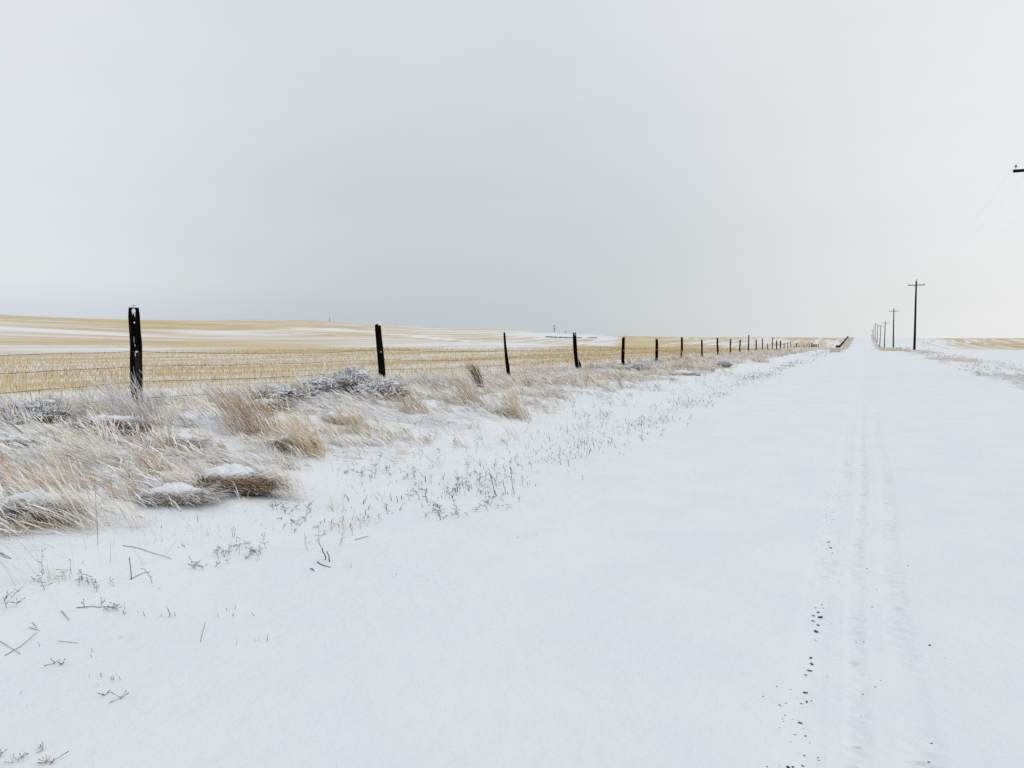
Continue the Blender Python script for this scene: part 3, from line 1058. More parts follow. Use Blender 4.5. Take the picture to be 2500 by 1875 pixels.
# ---------------------------------------------------------------- barbed wire, four strands on the field-side posts
ypost = [-10.0, -4.4, 1.3] + [t[0] for t in tops]
ypost = np.array(ypost)
w_off = [.775, .585, .385, .175]
names = ['topmost rusty barbed wire strand of the fence', 'second barbed wire strand from the top of the fence',
         'third barbed wire strand from the top of the fence', 'lowest barbed wire strand of the fence, half lost in grass']
WIREPTS = []
for s in range(4):
    mb = MB()
    P = []
    for a, b in zip(ypost[:-1], ypost[1:]):
        n = 14 if a < 60 else 3
        t = np.linspace(0, 1, n, endpoint=False)
        yy = a + (b - a) * t
        za = float(ROAD_P(a) + BANK_P(a)) + w_off[s]
        zb = float(ROAD_P(b) + BANK_P(b)) + w_off[s]
        sag = (.02 + .012 * ((s * 7 + int(a * 3)) % 3)) * min(1, (b - a) / 5)
        zz = za + (zb - za) * t - sag * 4 * t * (1 - t) + (.004 * rng.standard_normal(n) if a < 30 else 0)
        P += list(zip(np.full(n, FENCE_X + .075), yy, zz))
    P = np.array(P)
    WIREPTS.append(P)
    v, q = tube(P, .0025, 4)
    mb.add(v, q)
    # barbs
    m = P[(P[:, 1] > 0) & (P[:, 1] < 32)]
    for k in range(len(m) - 1):
        L = np.linalg.norm(m[k + 1] - m[k])
        for f in np.arange(rng.random() * .4, L, .26):
            c = m[k] + (m[k + 1] - m[k]) * f / L
            for _ in range(2):
                e = np.array([rng.normal(), rng.normal(0, .5), rng.normal()])
                e = e / np.linalg.norm(e) * .012
                v, q = tube([c - e, c, c + e], [.0008, .0024, .0008], 4, False)
                mb.add(v, q)
    link('barbed_wire', mb.mesh('barbed_wire', M_WIRE), label=names[s], cat='barbed wire', group='wire strands of the fence')

# frosted twisted stay that ties the wires together between the first two posts
ys_ = fence_y(782)
zb = float(ROAD_P(ys_) + BANK_P(ys_))
mb = MB()
tt = np.linspace(0, 1, 30)
for ph in (0, math.pi):
    P = np.stack([FENCE_X + .075 + .008 * np.cos(tt * 30 + ph), ys_ + .008 * np.sin(tt * 30 + ph), zb + .06 + tt * .54], -1)
    v, q = tube(P, .004, 4)
    mb.add(v, q, mixc(GREY, FROST, .5))
v, q = tube(np.stack([np.full(8, FENCE_X + .082), np.full(8, ys_), np.linspace(zb + .36, zb + .58, 8)], -1), [.005, .011, .016, .014, .017, .013, .015, .006], 6)
mb.add(v, q, FROST)
link('wire_stay', mb.mesh('wire_stay', M_GRASS), label='white frosted twisted stay hanging on the wires between the two nearest posts', cat='fence stay')

# ---------------------------------------------------------------- utility poles and their conductors
POLE_X = 5.91


def lathe(prof, n=12):
    vs, q = [], []
    for (r, z) in prof:
        for a in np.linspace(0, 2 * np.pi, n, endpoint=False):
            vs.append((r * math.cos(a), r * math.sin(a), z))
    for k in range(len(prof) - 1):
        for j in range(n):
            j2 = (j + 1) % n
            q.append((k * n + j, k * n + j2, (k + 1) * n + j2, (k + 1) * n + j))
    return np.array(vs), np.array(q)


def box(c, s):
    c, s = np.array(c, float), np.array(s, float) / 2
    v = np.array([[x, y, z] for z in (-1, 1) for y in (-1, 1) for x in (-1, 1)]) * s + c
    q = [(0, 2, 3, 1), (4, 5, 7, 6), (0, 1, 5, 4), (2, 6, 7, 3), (0, 4, 6, 2), (1, 3, 7, 5)]
    return v, np.array(q)


pole_info = [
    (33.3, 8.10, -.17, 0.0, 'near utility pole at the right edge, only its crossarm tip in view'),
    (110.0, 8.85, .02, 0.0, 'tallest looking black utility pole with a crossarm, between road and right field'),
    (185.0, 8.75, -.11, .05, 'second tallest looking utility pole, standing in a heap of straw grass'),
    (260.0, 8.7, -.05, .05, 'third utility pole with its crossarm clear of the others, at the road bend of grass'),
    (335.0, 8.9, .12, 0.0, 'fourth utility pole, its crossarm meeting the third pole'),
    (410.0, 8.8, .12, 0.0, 'fifth utility pole, half way up the far rise'),
    (485.0, 8.8, .10, 0.0, 'sixth utility pole, on top of the far rise'),
    (560.0, 8.8, .08, 0.0, 'seventh utility pole, just over the crest'),
    (635.0, 8.8, .08, 0.0, 'eighth utility pole, its lower half sunk behind the crest'),
    (710.0, 8.8, .05, 0.0, 'farthest utility pole, only its top showing over the crest'),
]
attach = [[], [], []]
for i, (y, H, lean, tilt, lab) in enumerate(pole_info):
    zg = float(height(POLE_X, y))
    root = bpy.data.objects.new('utility_pole', None)
    col.objects.link(root)
    root.location = (POLE_X, y, zg)
    root['label'], root['category'], root['group'] = lab, 'utility pole', 'utility poles along the right side of the road'
    t = np.linspace(0, 1, 10)
    zs = -.8 + (H + .8) * t
    ln = lean * np.clip(zs, 0, None) / H
    P = np.stack([ln + .03 * np.sin(t * 4 + i), 0 * t, zs], -1)
    v, q = tube(P, .155 - .065 * t, 10, False)
    v2, q2 = lathe([(.089, -.002), (.07, .05), (.02, .08), (.002, .082)], 10)
    mb = MB()
    mb.add(v, q)
    mb.add(v2 + P[-1], q2)
    link('shaft', mb.mesh('shaft', M_POLE, smooth_shade=True), parent=root)
    za = H - .47
    ax = lean * za / H
    mb = MB()
    rot = np.array([[math.cos(tilt * .4), 0, -math.sin(tilt * .4)], [0, 1, 0], [math.sin(tilt * .4), 0, math.cos(tilt * .4)]])
    v, q = box((0, 0, 0), (1.96, .09, .095))
    mb.add(v @ rot.T + np.array([ax, -.17, za]), q)
    link('crossarm', mb.mesh('crossarm', M_POLE), parent=root)
    for sx in (-1, 1):
        mb = MB()
        v, q = tube([[ax + sx * .42, -.235, za - .03], [ax + sx * .22, -.235, za - .30], [ax + sx * .05, -.15, za - .52]], .012, 4)
        mb.add(v, q)
        link('brace', mb.mesh('brace', M_LINE), parent=root)
    ins = lathe([(.012, 0), (.012, .10), (.045, .10), (.055, .13), (.035, .15), (.05, .165), (.03, .20), (.018, .215), (.002, .22)], 10)
    for k, p in enumerate(((ax - .90, -.17, za + .062 - tilt * .36), (lean, 0, H + .06), (ax + .90, -.17, za + .062 + tilt * .36))):
        mb = MB()
        mb.add(ins[0] * (.75 if k != 1 else 1.15) + np.array(p), ins[1])
        link('insulator', mb.mesh('insulator', M_CERAMIC, smooth_shade=True), parent=root)
        attach[k].append(np.array([POLE_X, y, zg]) + np.array(p) + np.array([0, 0, .2]))
for k, lab in enumerate(('overhead power line strung on the road-side ends of the crossarms', 'overhead power line strung along the pole tops',
                         'overhead power line strung on the field-side ends of the crossarms')):
    A = [attach[k][0] + np.array([0, -75.0, .2])] + attach[k]
    P = []
    for a, b in zip(A[:-1], A[1:]):
        t = np.linspace(0, 1, 24, endpoint=False)[:, None]
        P.append(a + (b - a) * t - np.array([0, 0, 1.0]) * (1.1 * 4 * t * (1 - t)))
    P = np.concatenate(P + [A[-1][None]])
    mb = MB()
    v, q = tube(P, .0019, 4)
    mb.add(v, q)
    link('power_line', mb.mesh('power_line', M_LINE), label=lab, cat='power line', group='overhead conductors')


# ---------------------------------------------------------------- grass clumps that stand out one by one
def clump(name, px, py, tipx, tipy, wpx, n, c_lo, c_hi, label, cat='grass clump', frost=.3, W=.004, curve=.5, group=None, fan=.5, ff=.15, tight=1.0):
    """a clump rooted at photo point (px,py) whose tips reach (tipx,tipy); wpx = width of its foot"""
    p = at(px, py)
    d = depth(p)
    s = d / F_PX
    hz = max((py - tipy) * s, .05)
    off = (tipx - px) * s
    th = math.atan2(abs(off), hz)
    L = math.hypot(hz, off) * 1.05
    az0 = LEAN_AZ if off < 0 else LEAN_AZ + math.pi
    foot = wpx * s / 2 * (1.35 if tight == 1 else 1)
    n = int(n * .72) if tight == 1 else n
    u = rng.uniform(-1, 1, n)
    w = rng.normal(0, .5, n)
    u = np.where(rng.random(n) < .25, rng.normal(0, .8, n), u)
    bx = p[0] + RIGHT[0] * u * foot + FWD[0] * w * foot
    by = p[1] + RIGHT[1] * u * foot + FWD[1] * w * foot
    B = np.stack([bx, by, height(bx, by) - .015], -1) - np.array([p[0], p[1], p[2]])
    th0 = np.clip(th * (.9 + tight * rng.normal(0, .30, n)) + tight * rng.normal(0, .12, n), 0, 1.45)
    th1 = th0 + curve * rng.uniform(.1, 1.2, n)
    mixf = rng.random((n, 1))
    c = jit(mixc(np.asarray(c_lo), np.asarray(c_hi), mixf), n, .14)
    fr = (rng.random(n) < frost)[:, None]
    fl = (rng.random(n) < ff)[:, None]
    c1 = np.where(fr | fl, mixc(c, FROST, .8), mixc(c, PALE, .2))
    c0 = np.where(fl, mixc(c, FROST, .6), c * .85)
    Wd = np.maximum(W * 1.25, d * .00050) * rng.uniform(.6, 1.3, n)
    c = c * np.where(rng.random((n, 1)) < .3, .62, 1.0)
    v, q, cc = ribbons(B, az0 + fan * rng.standard_normal(n), L * (.3 + .85 * rng.random(n) ** 1.3), th0, th1, Wd, c0, c1, 5, prof=SPIKE[5])
    me = mesh_np(name, v, q, M_GRASS, cc)
    return link(name, me, loc=tuple(p), label=label, cat=cat, group=group)


CL = "grass clumps in the fence verge"
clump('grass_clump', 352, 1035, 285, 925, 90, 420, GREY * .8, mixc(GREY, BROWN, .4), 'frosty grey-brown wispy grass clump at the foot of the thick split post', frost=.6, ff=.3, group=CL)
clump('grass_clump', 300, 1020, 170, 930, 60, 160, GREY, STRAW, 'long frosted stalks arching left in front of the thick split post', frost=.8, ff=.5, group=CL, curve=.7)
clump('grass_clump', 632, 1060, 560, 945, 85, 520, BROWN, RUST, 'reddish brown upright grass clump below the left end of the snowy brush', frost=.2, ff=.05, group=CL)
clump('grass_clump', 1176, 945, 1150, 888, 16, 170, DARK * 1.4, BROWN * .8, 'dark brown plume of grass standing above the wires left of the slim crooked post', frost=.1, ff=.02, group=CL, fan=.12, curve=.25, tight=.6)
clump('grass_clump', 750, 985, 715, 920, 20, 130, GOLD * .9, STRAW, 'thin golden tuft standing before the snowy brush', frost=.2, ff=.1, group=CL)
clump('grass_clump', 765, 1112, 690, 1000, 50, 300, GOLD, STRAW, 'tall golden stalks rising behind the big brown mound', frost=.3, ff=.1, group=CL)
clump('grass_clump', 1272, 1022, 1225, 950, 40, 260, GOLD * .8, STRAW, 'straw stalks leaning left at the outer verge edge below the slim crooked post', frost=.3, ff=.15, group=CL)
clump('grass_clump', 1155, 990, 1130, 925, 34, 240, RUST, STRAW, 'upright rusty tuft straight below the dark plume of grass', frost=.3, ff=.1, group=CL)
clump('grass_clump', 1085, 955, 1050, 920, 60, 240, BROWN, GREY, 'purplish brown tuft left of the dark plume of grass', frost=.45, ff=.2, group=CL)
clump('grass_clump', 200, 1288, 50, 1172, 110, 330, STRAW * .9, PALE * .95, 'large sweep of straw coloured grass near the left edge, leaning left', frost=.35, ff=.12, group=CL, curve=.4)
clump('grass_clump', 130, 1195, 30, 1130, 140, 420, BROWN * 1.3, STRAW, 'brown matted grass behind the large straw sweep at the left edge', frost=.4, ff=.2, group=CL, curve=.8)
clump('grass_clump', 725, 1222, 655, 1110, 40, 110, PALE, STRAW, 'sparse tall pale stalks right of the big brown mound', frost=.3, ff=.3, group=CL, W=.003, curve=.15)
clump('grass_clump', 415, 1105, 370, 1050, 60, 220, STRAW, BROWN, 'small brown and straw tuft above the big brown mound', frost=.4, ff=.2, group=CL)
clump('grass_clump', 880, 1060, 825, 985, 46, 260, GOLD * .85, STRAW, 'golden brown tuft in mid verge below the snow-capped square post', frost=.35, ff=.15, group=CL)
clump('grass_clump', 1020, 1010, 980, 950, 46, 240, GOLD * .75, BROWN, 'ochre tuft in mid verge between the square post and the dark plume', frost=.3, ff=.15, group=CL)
clump('grass_clump', 265, 1135, 190, 1020, 60, 170, STRAW, PALE, 'long thin stalks leaning left over the gap painted dark', frost=.5, ff=.25, group=CL, W=.003)
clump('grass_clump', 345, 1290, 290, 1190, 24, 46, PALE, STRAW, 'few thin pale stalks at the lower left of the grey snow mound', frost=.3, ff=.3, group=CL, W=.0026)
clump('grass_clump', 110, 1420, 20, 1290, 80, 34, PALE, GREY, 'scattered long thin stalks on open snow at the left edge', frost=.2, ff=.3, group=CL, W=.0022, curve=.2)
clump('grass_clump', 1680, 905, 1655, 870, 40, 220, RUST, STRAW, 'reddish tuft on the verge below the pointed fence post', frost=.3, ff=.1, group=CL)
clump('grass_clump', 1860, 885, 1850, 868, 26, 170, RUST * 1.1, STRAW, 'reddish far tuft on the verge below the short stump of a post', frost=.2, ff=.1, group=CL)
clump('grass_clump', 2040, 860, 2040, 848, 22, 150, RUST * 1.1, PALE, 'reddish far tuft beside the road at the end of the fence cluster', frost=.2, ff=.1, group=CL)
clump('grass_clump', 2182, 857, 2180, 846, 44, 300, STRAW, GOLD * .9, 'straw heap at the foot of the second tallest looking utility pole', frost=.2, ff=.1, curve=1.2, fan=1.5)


# ---------------------------------------------------------------- snow-covered mounds of bent grass
def dome(rx, ry, h, n=40, lev=16, seed=0, keep=None, lift=0.0, amp=.2, drop=0.03):
    """noise-ruffled dome in local axes (x = photo right, y = away)"""
    f = np.linspace(0, 1, lev)
    a = np.linspace(0, 2 * np.pi, n, endpoint=False)
    Fm, A = np.meshgrid(f, a, indexing='ij')
    R = Fm
    Zp = np.cos(R * np.pi / 2) ** .9
    w = 1 + amp * (fbm(np.cos(A) * R * 3 + 9, np.sin(A) * R * 3 + seed, seed, 3) - .5) * 2
    X, Y = rx * R * np.cos(A) * w, ry * R * np.sin(A) * w
    Z = h * Zp * (1 + amp * 1.5 * (fbm(np.cos(A) * R * 4, np.sin(A) * R * 4, seed + 7, 3) - .5) * 2) - drop + lift
    return X, Y, Z, Fm, A


def dome_quads(n, lev, keepmask=None):
    i, j = np.meshgrid(np.arange(lev - 1), np.arange(n), indexing='ij')
    j2 = (j + 1) % n
    q = np.stack([i * n + j, (i + 1) * n + j, (i + 1) * n + j2, i * n + j2], -1).reshape(-1, 4)
    if keepmask is not None:
        q = q[keepmask.ravel()[q].all(1)]
    return q


def mound(px, py, wpx, hpx, label, c_lo, c_hi, cap=.55, nbl=700, seed=1, frost=.25, tilt=0.0):
    """brown hummock of bent grass under a snow cap; (px,py) = foot of its near side"""
    p = at(px, py)
    s = depth(p) / F_PX
    rx, h = wpx * s / 2 * 1.06, hpx * s * .66
    ry = rx * .75
    p = p + np.array([FWD[0], FWD[1], 0]) * ry * .85
    p[2] = float(height(p[0], p[1]))
    root = bpy.data.objects.new('snowy_mound', None)
    col.objects.link(root)
    root.location = tuple(p)
    root['label'], root['category'], root['group'] = label, 'grass mound', 'snow covered grass mounds'

    def W(X, Y, Z):
        return np.stack([X * RIGHT[0] + Y * FWD[0], X * RIGHT[1] + Y * FWD[1], Z], -1)
    mb = MB()
    X, Y, Z, Fm, A = dome(rx * .95, ry * .95, h * .86, seed=seed)
    cc = jit(mixc(np.asarray(c_lo), DARK, .5), X.size, .3)  # brown undergrowth, darkened further to paint shade into the gaps between blades
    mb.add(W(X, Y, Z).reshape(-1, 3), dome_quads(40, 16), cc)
    # bent blades combed over the dome, drooping to the right and to the camera
    n = nbl
    r = .42 + .55 * np.sqrt(rng.random(n))
    a = np.where(rng.random(n) < .85, rng.uniform(-np.pi * 1.02, .12, n), rng.uniform(-np.pi, np.pi, n))
    bx, by = rx * r * np.cos(a), ry * r * np.sin(a)
    bz = h * .88 * np.cos(r * np.pi / 2) ** .9 - .012
    B = W(bx, by, bz)
    azl = -.30 + .45 * rng.standard_normal(n)
    azw = azl + YAW
    c = jit(mixc(np.asarray(c_lo), np.asarray(c_hi), rng.random((n, 1))), n, .2)
    fz = (rng.random(n) < frost)[:, None]
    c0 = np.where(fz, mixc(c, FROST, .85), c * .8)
    c1 = np.where(fz, FROST * np.ones((n, 3)), c)
    v, q, c3 = ribbons(B, azw, rng.uniform(.08, .27, n) * (rx / .35) ** .5, rng.uniform(.85, 1.5, n), rng.uniform(1.5, 2.0, n),
                       rng.uniform(.003, .0065, n) * np.where(fz[:, 0], 1.5, 1), c0, c1, 4, prof=[.5, .8, 1.2, 1.1, .3], floor=False)
    v[:, 2] = np.maximum(v[:, 2], -.03)
    mb.add(v, q, c3)
    # loose ends sprawling over the snow round the foot
    n = int(nbl * .8)
    a = rng.uniform(-np.pi, np.pi, n)
    r = rng.uniform(.72, 1.08, n)
    B = W(rx * r * np.cos(a), ry * r * np.sin(a), rng.uniform(-.02, .05, n) * np.clip(1.4 - r, .2, 1))
    out = np.where(rng.random(n) < .5, rng.normal(-.2, .6, n), rng.normal(2.9, .6, n))
    c = jit(mixc(np.asarray(c_lo), np.asarray(c_hi), rng.random((n, 1))), n, .25)
    fz = (rng.random(n) < .45)[:, None]
    v, q, c3 = ribbons(B, out + YAW, rng.uniform(.08, .24, n) * (rx / .35) ** .5, rng.uniform(.9, 1.4, n), rng.uniform(1.5, 2.0, n),
                       rng.uniform(.003, .006, n), np.where(fz, mixc(c, FROST, .8), c * .7), np.where(fz, FROST * np.ones((n, 3)), c), 4, prof=[.5, .8, 1.1, 1, .3])
    v[:, 2] = np.minimum(v[:, 2], h * .6)
    mb.add(v, q, c3)
    link('bent_grass', mb.mesh('bent_grass', M_GRASS), parent=root)
    # snow lying on the crown and the windward side
    n_, l_ = 64, 26
    X, Y, Z, Fm, A = dome(rx * 1.0, ry * 1.0, h, n=n_, lev=l_, seed=seed)
    lim = cap - .22 * sstep(-np.sin(A), .2, 1) + .5 * sstep(np.sin(A), -.35, .6) - .08 * np.cos(A - tilt) + .6 * (fbm(np.cos(A) * 2.5 + 4, np.sin(A) * 2.5 + Fm * 1.5, seed + 3, 4) - .5)
    thick = np.clip((lim - Fm) * 3.2, -1, 1)
    Z2 = Z + .03 * np.sqrt(np.clip(thick, 0, 1)) + .004 * (fbm(X * 20, Y * 20, seed, 3) - .5) - np.where(thick < 0, .03, 0)
    mb = MB()
    mb.add(W(X, Y, Z2).reshape(-1, 3), dome_quads(n_, l_, thick > -.25))
    # loose lumps of snow caught on the blades
    for k in range(max(6, int(nbl / 26))):
        rr, aa = rng.uniform(.45, .98), rng.uniform(-np.pi, 0.2)
        cx, cy = rx * rr * math.cos(aa), ry * rr * math.sin(aa)
        cz = h * .93 * math.cos(rr * math.pi / 2) ** .9 - .002
        L, wd, th = rng.uniform(.014, .055), rng.uniform(.004, .010), rng.uniform(.004, .008)
        ang = -.35 + rng.normal(0, .5)
        vs = []
        for kk in range(5):
            ph = -math.pi / 2 + math.pi * kk / 4
            for al in np.linspace(0, 2 * np.pi, 8, endpoint=False):
                ex, ey, ez = L * math.cos(ph) * math.cos(al), wd * math.cos(ph) * math.sin(al), th * math.sin(ph)
                vs.append((cx + ex * math.cos(ang) - ey * math.sin(ang), cy + ex * math.sin(ang) + ey * math.cos(ang), cz + ez - ex * .4))
        vs = np.array(vs)
        q = [(kk * 8 + j, kk * 8 + (j + 1) % 8, (kk + 1) * 8 + (j + 1) % 8, (kk + 1) * 8 + j) for kk in range(4) for j in range(8)]
        mb.add(W(vs[:, 0], vs[:, 1], vs[:, 2]), q)
    link('snow_cap', mb.mesh('snow_cap', M_SNOW, smooth_shade=True), parent=root)


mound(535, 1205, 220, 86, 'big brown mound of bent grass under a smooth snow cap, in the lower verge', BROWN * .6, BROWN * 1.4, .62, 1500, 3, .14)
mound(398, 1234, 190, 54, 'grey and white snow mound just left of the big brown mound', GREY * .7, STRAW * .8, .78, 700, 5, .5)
mound(232, 1050, 190, 52, 'snowy mound with a long shaded gap under it painted dark, below the thick split post', DARK, BROWN, .60, 800, 7, .4)  # no opening is modelled; near-black grass colour stands for its shade
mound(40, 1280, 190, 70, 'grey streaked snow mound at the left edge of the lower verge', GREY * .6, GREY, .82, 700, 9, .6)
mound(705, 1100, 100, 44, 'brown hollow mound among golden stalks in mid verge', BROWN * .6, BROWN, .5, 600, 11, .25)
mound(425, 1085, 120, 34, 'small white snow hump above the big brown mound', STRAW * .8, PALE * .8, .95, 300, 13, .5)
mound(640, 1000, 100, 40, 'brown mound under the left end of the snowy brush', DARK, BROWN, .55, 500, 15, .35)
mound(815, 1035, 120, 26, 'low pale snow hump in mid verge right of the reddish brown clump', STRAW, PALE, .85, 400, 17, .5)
mound(20, 1085, 90, 30, 'little mound painted dark as a shaded gap at the left edge under frosty weeds', DARK, GREY, .6, 300, 19, .4)  # a raised dome; its dark colour stands in for a shaded gap
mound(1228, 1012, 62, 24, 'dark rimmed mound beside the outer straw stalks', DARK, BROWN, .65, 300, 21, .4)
mound(2320 / 1.0 - 645, 916, 80, 13, 'snowy hummock on the verge below the short split fence post', GREY, STRAW, .7, 300, 23, .4)


# ---------------------------------------------------------------- snowy brush along the wires
def brush(px, py, wpx, hpx, label, seed, n=260, white=.5):
    """low twiggy bush, snow clotted on the upper twigs"""
    p = at(px, py)
    s = depth(p) / F_PX
    rx, h = wpx * s / 2, hpx * s * .85
    ry = rx * .7
    root = bpy.data.objects.new('snowy_bush', None)
    col.objects.link(root)
    p = p + np.array([FWD[0], FWD[1], 0]) * ry * .5
    p[2] = float(height(p[0], p[1]))
    root.location = tuple(p)
    root['label'], root['category'], root['group'] = label, 'bush', 'snow laden bushes under the wires'
    rg = np.random.default_rng(seed)
    tw, sn = MB(), MB()
    k = 0
    while k < n:
        u, w = rg.uniform(-1, 1), rg.uniform(-1, 1)
        if u * u + w * w > 1:
            continue
        k += 1
        e = math.sqrt(1 - .85 * (u * u + w * w)) * rg.uniform(.55, 1.08)
        lx0, ly0 = u * rx * .6, w * ry * .6
        lx1, ly1, lz1 = u * rx * 1.05 - .06 * rg.random(), w * ry * 1.05, h * e

        def WW(x, y, z):
            return np.array([x * RIGHT[0] + y * FWD[0], x * RIGHT[1] + y * FWD[1], z])
        lz1 = h * e * (.45 + .55 * rg.random() ** .5)
        p0, p1 = WW(lx0, ly0, -.02), WW(lx1, ly1, lz1)
        tipd = WW(u * rx * .22 - .03, w * ry * .22, -.25 * lz1 * rg.random())
        m = p0 * .45 + p1 * .55 + np.array([0, 0, .18 * h]) + rg.normal(0, .02, 3)
        hi = lz1 > .5 * h
        coated = rg.random() < (min(1, white * 1.3) if hi else .2)
        rr = rg.uniform(.008, .017) if coated else .0042
        v, q = tube([p0, m, p1, p1 + tipd], [.0045, rr * .8, rr, rr * .5], 4, False)
        dcol = jit([[.12, .095, .07], [.24, .19, .14], [.40, .33, .25]][rg.integers(3)], 1, .2)[0]
        tw.add(v, q, FROST if coated else dcol)
        for _ in range(rg.integers(2, 5)):
            f = rg.uniform(.4, 1)
            b = m + (p1 - m) * f
            t2 = b + rg.normal(0, .045, 3) + np.array([0, 0, .012])
            t3 = t2 + (t2 - b) * .6 - np.array([0, 0, .02])
            fr = rg.random() < (.6 if hi else .2)
            v, q = tube([b, t2, t3], [.003, .005 if fr else .0025, .002], 4, False)
            tw.add(v, q, FROST * .97 if fr else jit(GREY * .7, 1, .25)[0])
        if rg.random() < white * (.85 if lz1 > .6 * h else .1):
            for _ in range(rg.integers(1, 4)):
                c = p1 + np.array([rg.normal(0, .03), rg.normal(0, .03), rg.normal(-.004, .015)])
                R3 = np.array([rg.uniform(.014, .034), rg.uniform(.014, .034), rg.uniform(.007, .013)]) * (1 + .9 * (lz1 > .75 * h))
                vs = []
                for kk in range(5):
                    ph = -math.pi / 2 + math.pi * kk / 4
                    for al in np.linspace(0, 2 * np.pi, 7, endpoint=False):
                        wv = rg.uniform(.75, 1.2)
                        vs.append(c + wv * R3 * np.array([math.cos(ph) * math.cos(al), math.cos(ph) * math.sin(al), math.sin(ph)]))
                q = [(kk * 7 + j, kk * 7 + (j + 1) % 7, (kk + 1) * 7 + (j + 1) % 7, (kk + 1) * 7 + j) for kk in range(4) for j in range(7)]
                sn.add(np.array(vs), q)
    link('twigs', tw.mesh('twigs', M_GRASS), parent=root)
    link('snow', sn.mesh('snow', M_SNOW, smooth_shade=True), parent=root, kind='stuff')


brush(690, 985, 150, 50, 'low white snow-laden bush at the left end of the brush between the two nearest posts', 101, 420, .9)
brush(785, 972, 130, 58, 'dark hollowed bush with snow on top, middle of the brush left of the square post', 102, 420, .75)
brush(858, 965, 110, 74, 'tallest snow-topped bush with a brown underside, just left of the square post', 103, 420, .7)
brush(935, 975, 130, 52, 'grey tangled bush with frost at the foot of the square post', 104, 420, .5)
brush(60, 1035, 190, 62, 'grey frosted weedy bush at the left edge under the wires', 105, 480, .5)
brush(1560, 905, 60, 22, 'small snowy bush on the verge below the flat-topped upright post', 106, 200, .6)
brush(1772, 897, 36, 20, 'round snowy bush near the road below the thin posts', 107, 200, .6)


# ---------------------------------------------------------------- single stalks and twigs on the open snow
def stick(name, pts, r, label, c=dk, cat='twig', lifts=None):
    P = []
    for k, (px, py) in enumerate(pts):
        q = at(px, py)
        q[2] += .004 if lifts is None else lifts[k]
        P.append(q)
    P = np.array(P)
    o = P[0].copy()
    t = np.linspace(0, 1, 9)
    tt = np.linspace(0, 1, len(P))
    Q = np.stack([np.interp(t, tt, P[:, i]) for i in range(3)], -1) - o
    Q[1:-1] += rng.normal(0, r * .5, (7, 3))
    v, q = tube(Q, .68 * r * np.linspace(1, .7, 9), 6)
    mb = MB()
    mb.add(v, q, jit(c, 1, .1)[0])
    link(name, mb.mesh(name, M_GRASS), loc=tuple(o), label=label, cat=cat, group='stems lying or standing on the snow')


def stand(name, px, py, tpx, tpy, r, label, c=dk, cat='twig'):
    p = at(px, py)
    s = depth(p) / F_PX
    top = np.array([RIGHT[0], RIGHT[1], 0]) * (tpx - px) * s + np.array([0, 0, (py - tpy) * s])
    Q = np.linspace(0, 1, 6)[:, None] * (top + np.array([0, 0, .02])) - np.array([0, 0, .02])
    Q[1:-1] += rng.normal(0, r * .6, (4, 3))
    v, q = tube(Q, .85 * r * np.linspace(1, .75, 6), 6)
    mb = MB()
    mb.add(v, q, jit(c, 1, .1)[0])
    link(name, mb.mesh(name, M_GRASS), loc=tuple(p), label=label, cat=cat, group='stems lying or standing on the snow')


ST = np.array([.19, .17, .15])
stick('stalk', [(12, 1602), (50, 1580), (91, 1545)], .0022, 'longest dark stalk lying on snow at the left edge, a clod at its end', ST, 'stalk')
stick('stalk', [(0, 1567), (50, 1598)], .002, 'thin stalk lying across the longest stalk at the left edge', ST, 'stalk')
stick('stalk', [(149, 1493), (170, 1516)], .0026, 'short straight dark stalk lying alone on snow below the left weeds', ST * .8, 'stalk')
stick('stalk', [(72, 1534), (97, 1541)], .0024, 'short stalk touching the upper end of the longest stalk', ST, 'stalk')
stick('stalk', [(79, 1521), (90, 1535)], .0022, 'upper of two short stalks above the longest stalk', ST, 'stalk')
stick('stalk', [(142, 1567), (168, 1569), (191, 1571)], .002, 'flat pale-grey stalk lying level right of the longest stalk', ST * 1.6, 'stalk')
stick('twig', [(187, 1485), (225, 1483), (282, 1485)], .003, 'long level twig through a dark weed tangle at the left', ST * .7)
stand('stalk', 486, 1567, 502, 1517, .0026, 'single pale stalk standing in open snow left of centre', ST * 1.8, 'stalk')
stand('twig', 797, 1367, 787, 1337, .0048, 'left of the pair of thick dark twigs standing on the road shoulder')
stand('twig', 808, 1371, 798, 1345, .0048, 'right of the pair of thick dark twigs standing on the road shoulder')
stick('twig', [(775, 1373), (790, 1382), (807, 1386)], .0045, 'thick dark twig lying below the pair of standing twigs')
stick('twig', [(758, 1389), (768, 1395)], .0045, 'stub of dark twig at the lower left of the twig pair')
stick('twig', [(867, 1319), (885, 1314), (900, 1310)], .003, 'crooked brown twig lying below the straw stubs', ST)
stand('twig', 1075, 1270, 1072, 1250, .0045, 'dark forked stem in the weed line, lower end nearest the road', ST * .6)
stand('twig', 1213, 1212, 1195, 1153, .0042, 'tallest dark stem of the weed line beside the road', ST * .6)
stand('twig', 1256, 1207, 1246, 1150, .0036, 'thin dark stem right of the tallest one in the weed line', ST * .7)
stand('twig', 1235, 1203, 1228, 1170, .004, 'short stem between the two tall ones of the weed line', ST * .6)
stand('stalk', 321, 1415, 318, 1357, .0034, 'upright dark stalk with seed knots on open snow below the grey mound', ST * .7, 'stalk')
stand('stalk', 239, 1330, 237, 1175, .0018, 'long thin upright stem in front of the straw sweep at left', ST, 'stalk')
stick('stalk', [(300, 1333), (340, 1340), (418, 1365)], .0026, 'thin bent stem lying below the grey snow mound', ST * 1.2, 'stalk')
stick('stalk', [(318, 1415), (345, 1402), (366, 1397)], .0028, 'curved dark stem lying at the foot of the knotted stalk', ST * .9, 'stalk')


